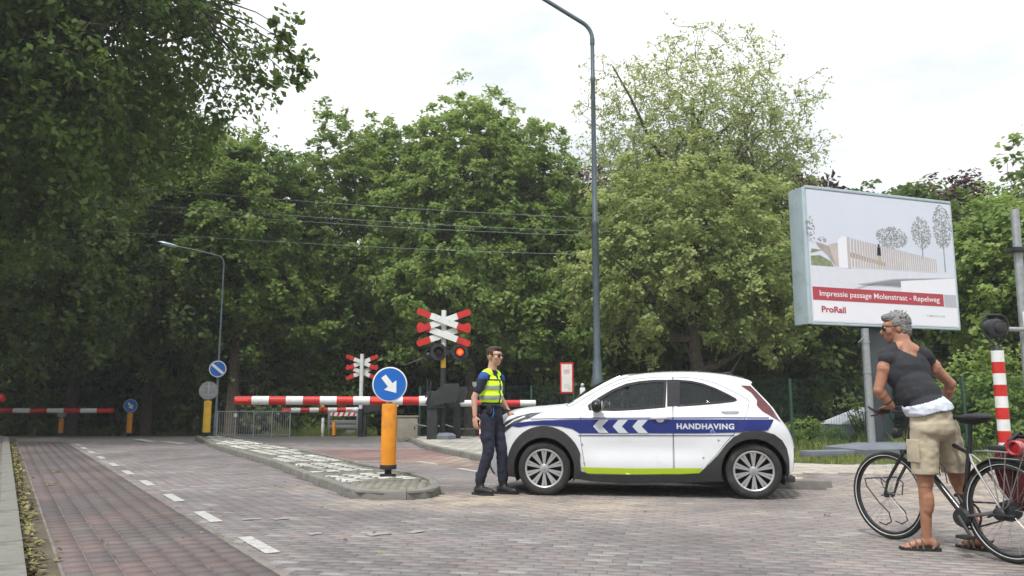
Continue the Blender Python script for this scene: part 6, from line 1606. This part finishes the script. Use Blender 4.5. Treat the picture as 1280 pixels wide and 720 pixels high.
peel(vest, lambda p: abs(p.y - .0) < .0085 and p.x > 0, .006, 'zip', 'uniform_navy', vest)
tr_ = MB(); OB(tr_, (0, 0, .985), (.122, .168, .125)); OB(tr_, (0, 0, 1.07), (.115, .155, .06))
for s_ in (1, -1):
    hip, kn, an = joints[s_]; an2 = (an[0], an[1], .17)
    tr_.cone(OL(*hip), OL(*kn), .098, .074); tr_.cone(OL(*kn), OL(*an2), .074, .062); tr_.ball(OL(kn[0] * .4, s_ * .155, .70), (.07, .035, .09), 14, orot)
flesh('trousers', tr_, .009, 'uniform_navy', of, 3, wr=.008, wsc=10, seed=4)
MB().path([OL(.128 * math.cos(a_ * math.pi / 12), .165 * math.sin(a_ * math.pi / 12), 1.085) for a_ in range(24)], .021, 8, close=True, flat=.5).build('belt', 'boot_black', of, world=True)
bp_ = MB(); bp_.box(OL(.07, .15, 1.04), (.07, .05, .11), bev=.012, rot=orot); bp_.box(OL(-.07, .16, 1.03), (.06, .045, .12), bev=.012, rot=orot); bp_.build('belt_pouch', 'boot_black', of, world=True)
MB().tube(OL(.10, -.225, 1.01), OL(.105, -.225, 1.03), .034, None, 12).build('wrist_watch', 'boot_black', of, world=True)
MB().path([OL(.10, .10, 1.06), OL(.115, .12, .98), OL(.10, .13, .93)], .006, 6).build('key_cord', 'sign_blue', of, world=True)
for s_ in (1, -1):
    an = joints[s_][2]; b = MB(); b.cone(OL(an[0], an[1], .24), OL(an[0], an[1], .09), .058, .052); b.cone(OL(an[0] - .035, an[1], .055), OL(an[0] + .05, an[1] + .01, .06), .052, .052); b.cone(OL(an[0] + .05, an[1] + .01, .058), OL(an[0] + .185, an[1] + .03, .045), .05, .04)
    bo = flesh('boot', b, .008, 'boot_black', of, 2, cut=None)
    so = MB(); so.prism([(-.09, -.045), (-.02, -.052), (.12, -.05), (.2, -.04), (.225, 0), (.2, .04), (.12, .05), (-.02, .052), (-.09, .045), (-.1, 0)], .028, OT @ Matrix.Translation((an[0], -an[1] - .01, .0)) @ Matrix.Rotation(R(-8 * s_ * 1), 4, 'Z')); so.build('sole', 'rubber_black', bo, world=True)
hl_ = MB(); hl_.box(OL(-.02, .17, .62), (.10, .02, .36), bev=.008, rot=orot); 

# ---- cyclist ----
cy = thing('person', 'grey haired man in charcoal T-shirt and khaki shorts standing astride the bicycle', 'person', (3.22, 6.25, 0), 0)
Wd = Vector
HC = Matrix.Translation((3.12, 6.475, 1.705)) @ Matrix.Rotation(R(163), 4, 'Z') @ Matrix.Rotation(R(6), 4, 'Y')
sk = MB(); head_shapes(sk, HC, 1.04)
sk.cone((3.15, 6.42, 1.47), (3.137, 6.455, 1.64), .072, .066); sk.cone((3.15, 6.42, 1.49), (3.145, 6.44, 1.58), .08, .068)
for xx in (-1, 1): sk.cone((3.145 + xx * .03, 6.42, 1.555), (3.145 + xx * .14, 6.40, 1.475), .05, .052)
def BT(mb, c, r_, yaw, n=18, pitch=0): mb.ball(Vector(c), r_, n, Matrix.Rotation(R(yaw), 3, 'Z') @ Matrix.Rotation(R(pitch), 3, 'X'))
# torso ellipsoids: x across, y depth
def torso(mb, g_=0.0):
    BT(mb, (3.140, 6.38, 1.35), (.176 + g_, .112 + g_, .18 + g_ * .5), 8, pitch=-10); BT(mb, (3.165, 6.30, 1.20), (.152 + g_, .110 + g_, .17), 12, pitch=-12); 
    BT(mb, (3.212, 6.21, 1.05), (.152 + g_, .115 + g_, .13), 18)
torso(sk)
SL, SR = Wd((2.970, 6.365, 1.445)), Wd((3.325, 6.42, 1.440)); EL, ER = Wd((2.895, 6.37, 1.205)), Wd((3.515, 6.46, 1.26)); WL, WRt = Wd((2.900, 6.435, 1.075)), Wd((3.42, 6.60, 1.075))
GL, GR = mwo(bk) @ Wd((.806, .275, 1.04)), mwo(bk) @ Wd((.806, -.275, 1.04))
bkr = mwo(bk).to_3x3()
for S_, E2, Wv, Gp, sg in ((SL, EL, None, GL, 1), (SR, ER, None, GR, -1)):
    Wv = Gp + bkr @ Wd((-.085, sg * .0, .045))
    sk.cone(Wd((3.145, 6.42, 1.49)), S_ + (Wd((3.14, 6.4, 1.46)) - S_) * .12, .058, .062)
    sk.cone(S_, E2, .052, .040); sk.ball(S_ * .7 + E2 * .3, (.055, .055, .07), 12); sk.cone(E2, Wv, .044, .029); sk.ball(E2 * .75 + Wv * .25, (.044, .044, .05), 12)
    hand_shapes(sk, Wv, (Gp + bkr @ Wd((.012, 0, .024))) - Wv, Wd((0, 0, -1)), bkr @ Wd((0, -sg, 0)), .185, .72)
HLc, KLc, ALc = Wd((3.155, 6.21, .95)), Wd((3.145, 6.24, .50)), Wd((3.15, 6.29, .085))
HRc, KRc, ARc = Wd((3.325, 6.255, .95)), Wd((3.46, 6.36, .51)), Wd((3.565, 6.30, .085))
for H_, K_, A_2, td in ((HLc, KLc, ALc, Wd((-.93, .28, 0))), (HRc, KRc, ARc, Wd((-.5, .86, 0)))):
    sk.cone(H_, K_, .088, .058); sk.cone(K_, A_2, .052, .034); c_ = K_.lerp(A_2, .3); sk.ball(c_ + Wd((.006, -.012, 0)), (.050, .054, .12), 14); sk.ball(K_ + Wd((0, 0, .01)), .055, 12)
    td = td.normalized(); heel = A_2 - td * .055 + Wd((0, 0, -.04)); sk.cone(A_2, heel, .036, .034); sk.cone(A_2 + Wd((0, 0, -.02)), A_2 + td * .13 + Wd((0, 0, -.055)), .036, .026)
    nn = Wd((-td.y, td.x, 0))
    for k_ in range(5):
        o_ = (k_ - 2) * .0165; sk.cone(A_2 + td * .12 + nn * o_ + Wd((0, 0, -.058)), A_2 + td * (.175 - abs(k_ - 1.5) * .008) + nn * o_ * 1.05 + Wd((0, 0, -.064)), .0125, .0095)
cb = flesh('body', sk, .0056, 'skin_tan', cy, 3)
face_bits(cb, HC, 1.04)
hcr = HC.to_3x3(); hr = MB(); q = lambda *p: HC @ Vector(p)
hr.ball(q(-.03, 0, .05), (.092, .086, .085), 20, hcr); hr.ball(q(.01, 0, .092), (.088, .072, .045), 16, hcr); hr.ball(q(.055, 0, .10), (.045, .055, .03), 14, hcr); hr.ball(q(-.072, 0, -.01), (.042, .068, .075), 14, hcr)
for y in (1, -1): hr.ball(q(-.01, y * .072, .04), (.045, .020, .045), 12, hcr); hr.ball(q(-.04, y * .066, -.005), (.03, .02, .05), 10, hcr)
rr = np.random.default_rng(8)
for i in range(46):   # tufts
    v = unit(rr.normal(size=3) + np.array([-.3, 0, .9])); p = Vector((-.025 + v[0] * .092, v[1] * .084, .052 + v[2] * .088))
    if p.x > .03 and p.z < .085: continue
    tp_ = p + Vector((v[0] * .014 + rr.normal(0, .008) + .006, v[1] * .012 + rr.normal(0, .008), v[2] * .016 + .002)); hr.path([q(*(p * .97)), q(*tp_)], [.008, .003], 5)
flesh('hair', hr, .0045, 'hair_grey', cy, 2, wr=.003, wsc=70)
# shirt with cap sleeves and V back
sb = MB(); torso(sb, .018); BT(sb, (3.18, 6.28, 1.17), (.166, .128, .14), 12, pitch=-10)
for xx in (-1, 1): sb.cone((3.145 + xx * .045, 6.42, 1.548), (3.145 + xx * .15, 6.40, 1.475), .062, .066)
for S_, E2 in ((SL, EL), (SR, ER)):
    sb.cone(Wd((3.145, 6.41, 1.49)), S_ + (Wd((3.14, 6.4, 1.46)) - S_) * .1, .062, .068); sb.ball(S_, .061, 14)
def cutC(w):
    if w.z < 1.06 + (w.x - 3.08) * .32: return True
    cx = 3.185; d_ = abs(w.x - cx)
    if w.y < 6.44 and w.z > 1.462 + (d_ * .62 if w.x < cx else d_ * 1.5) and d_ < .12: return True       # V at the back
    if w.z > 1.59 or ((w.x - 3.155) / .085) ** 2 + ((w.z - 1.585) / .095) ** 2 < 1: return True
    if w.z < 1.425 and (w.x < 2.95 or w.x > 3.35): return True
    return False
flesh('t_shirt', sb, .007, 'shirt_charcoal', cy, 3, wr=.006, wsc=7, cut=cutC)
hm = MB(); torso(hm, .030); BT(hm, (3.19, 6.25, 1.08), (.178, .142, .13), 14, pitch=-8)
flesh('undershirt_hem', hm, .007, 'shirt_hem', cy, 3, wr=.006, wsc=16, cut=lambda w: w.z > 1.095 + (w.x - 3.08) * .30 or w.z < 1.015 + (w.x - 3.09) * .20 + .006 * math.sin(w.x * 26))
so_ = MB(); BT(so_, (3.22, 6.215, 1.0), (.170, .130, .12), 18); BT(so_, (3.225, 6.20, .93), (.166, .125, .12), 18)
for H_, K_ in ((HLc, KLc), (HRc, KRc)):
    k2 = H_.lerp(K_, .80); so_.cone(H_ + Wd((0, 0, -.02)), k2, .108, .098)
flesh('shorts', so_, .008, 'shorts_khaki', cy, 3, wr=.009, wsc=8, seed=2, cut=lambda w: w.z < .575 or w.z > 1.06 + (w.x - 3.1) * .2)
pk = MB(); pk.box(HLc.lerp(KLc, .45) + Wd((-.098, -.02, 0)), (.02, .13, .17), bev=.008, rot=Matrix.Rotation(R(10), 3, 'Z')); pk.build('cargo_pocket', 'shorts_khaki', cy, world=True)
MB().path([WL + Wd((0, 0, 0))] * 1 + [WL + Wd((.0, .0, .001))], .01, 4).build('tmp', 'sandal', cy, world=True) if False else None
gw = GL + bkr @ Wd((-.085, 0, .045)); dv = (EL - gw).normalized()
MB().tube(gw + dv * .035, gw + dv * .055, .033, None, 14).build('wrist_band', 'boot_black', cy, world=True)
for A_2, td in ((ALc, Wd((-.93, .28, 0))), (ARc, Wd((-.5, .86, 0)))):
    td = td.normalized(); nn = Wd((-td.y, td.x, 0)); Ms = Matrix.Translation((A_2.x, A_2.y, 0)) @ Matrix.Rotation(math.atan2(td.y, td.x), 4, 'Z')
    sl = MB(); sl.prism([(-.085, -.035), (-.03, -.04), (.08, -.045), (.16, -.042), (.195, -.015), (.19, .02), (.15, .045), (.06, .042), (-.03, .038), (-.085, .032), (-.1, 0)], .022, Ms); sn = sl.build('sandal', 'rubber_black', cy, world=True)
    for x_, h_, w_ in ((.115, .058, .042), (.07, .075, .042), (.03, .092, .042)):
        MB().path([Ms @ Wd((x_, -w_, .015)), Ms @ Wd((x_ + .005, -w_ * .8, h_ * .8)), Ms @ Wd((x_ + .008, 0, h_)), Ms @ Wd((x_ + .005, w_ * .8, h_ * .8)), Ms @ Wd((x_, w_, .015))], .009, 6, flat=.5).build('sandal_strap', 'sandal', sn, world=True)
    MB().path([Ms @ Wd((-.03, -.04, .02)), Ms @ Wd((-.075, -.032, .075)), Ms @ Wd((-.098, 0, .085)), Ms @ Wd((-.075, .032, .075)), Ms @ Wd((-.03, .04, .02))], .011, 6, flat=.5).build('heel_strap', 'sandal', sn, world=True)

# ================================================================== AIR
hz = bpy.data.materials.new('haze'); hz.use_nodes = True; t_ = hz.node_tree; t_.nodes.clear()
o_ = t_.nodes.new('ShaderNodeOutputMaterial'); v_ = t_.nodes.new('ShaderNodeVolumePrincipled'); v_.inputs['Color'].default_value = (0.93, 0.95, 0.97, 1); v_.inputs['Density'].default_value = 0.0011; v_.inputs['Anisotropy'].default_value = 0.2
t_.links.new(v_.outputs[0], o_.inputs['Volume'])
me = MB().box((0, 225, 11.2), (820, 580, 25.6)).mesh('haze'); me.materials.append(hz); ho = bpy.data.objects.new('haze', me); C.objects.link(ho)
tagp(ho, 'thin pale air softening the far trees', None, None, 'stuff')
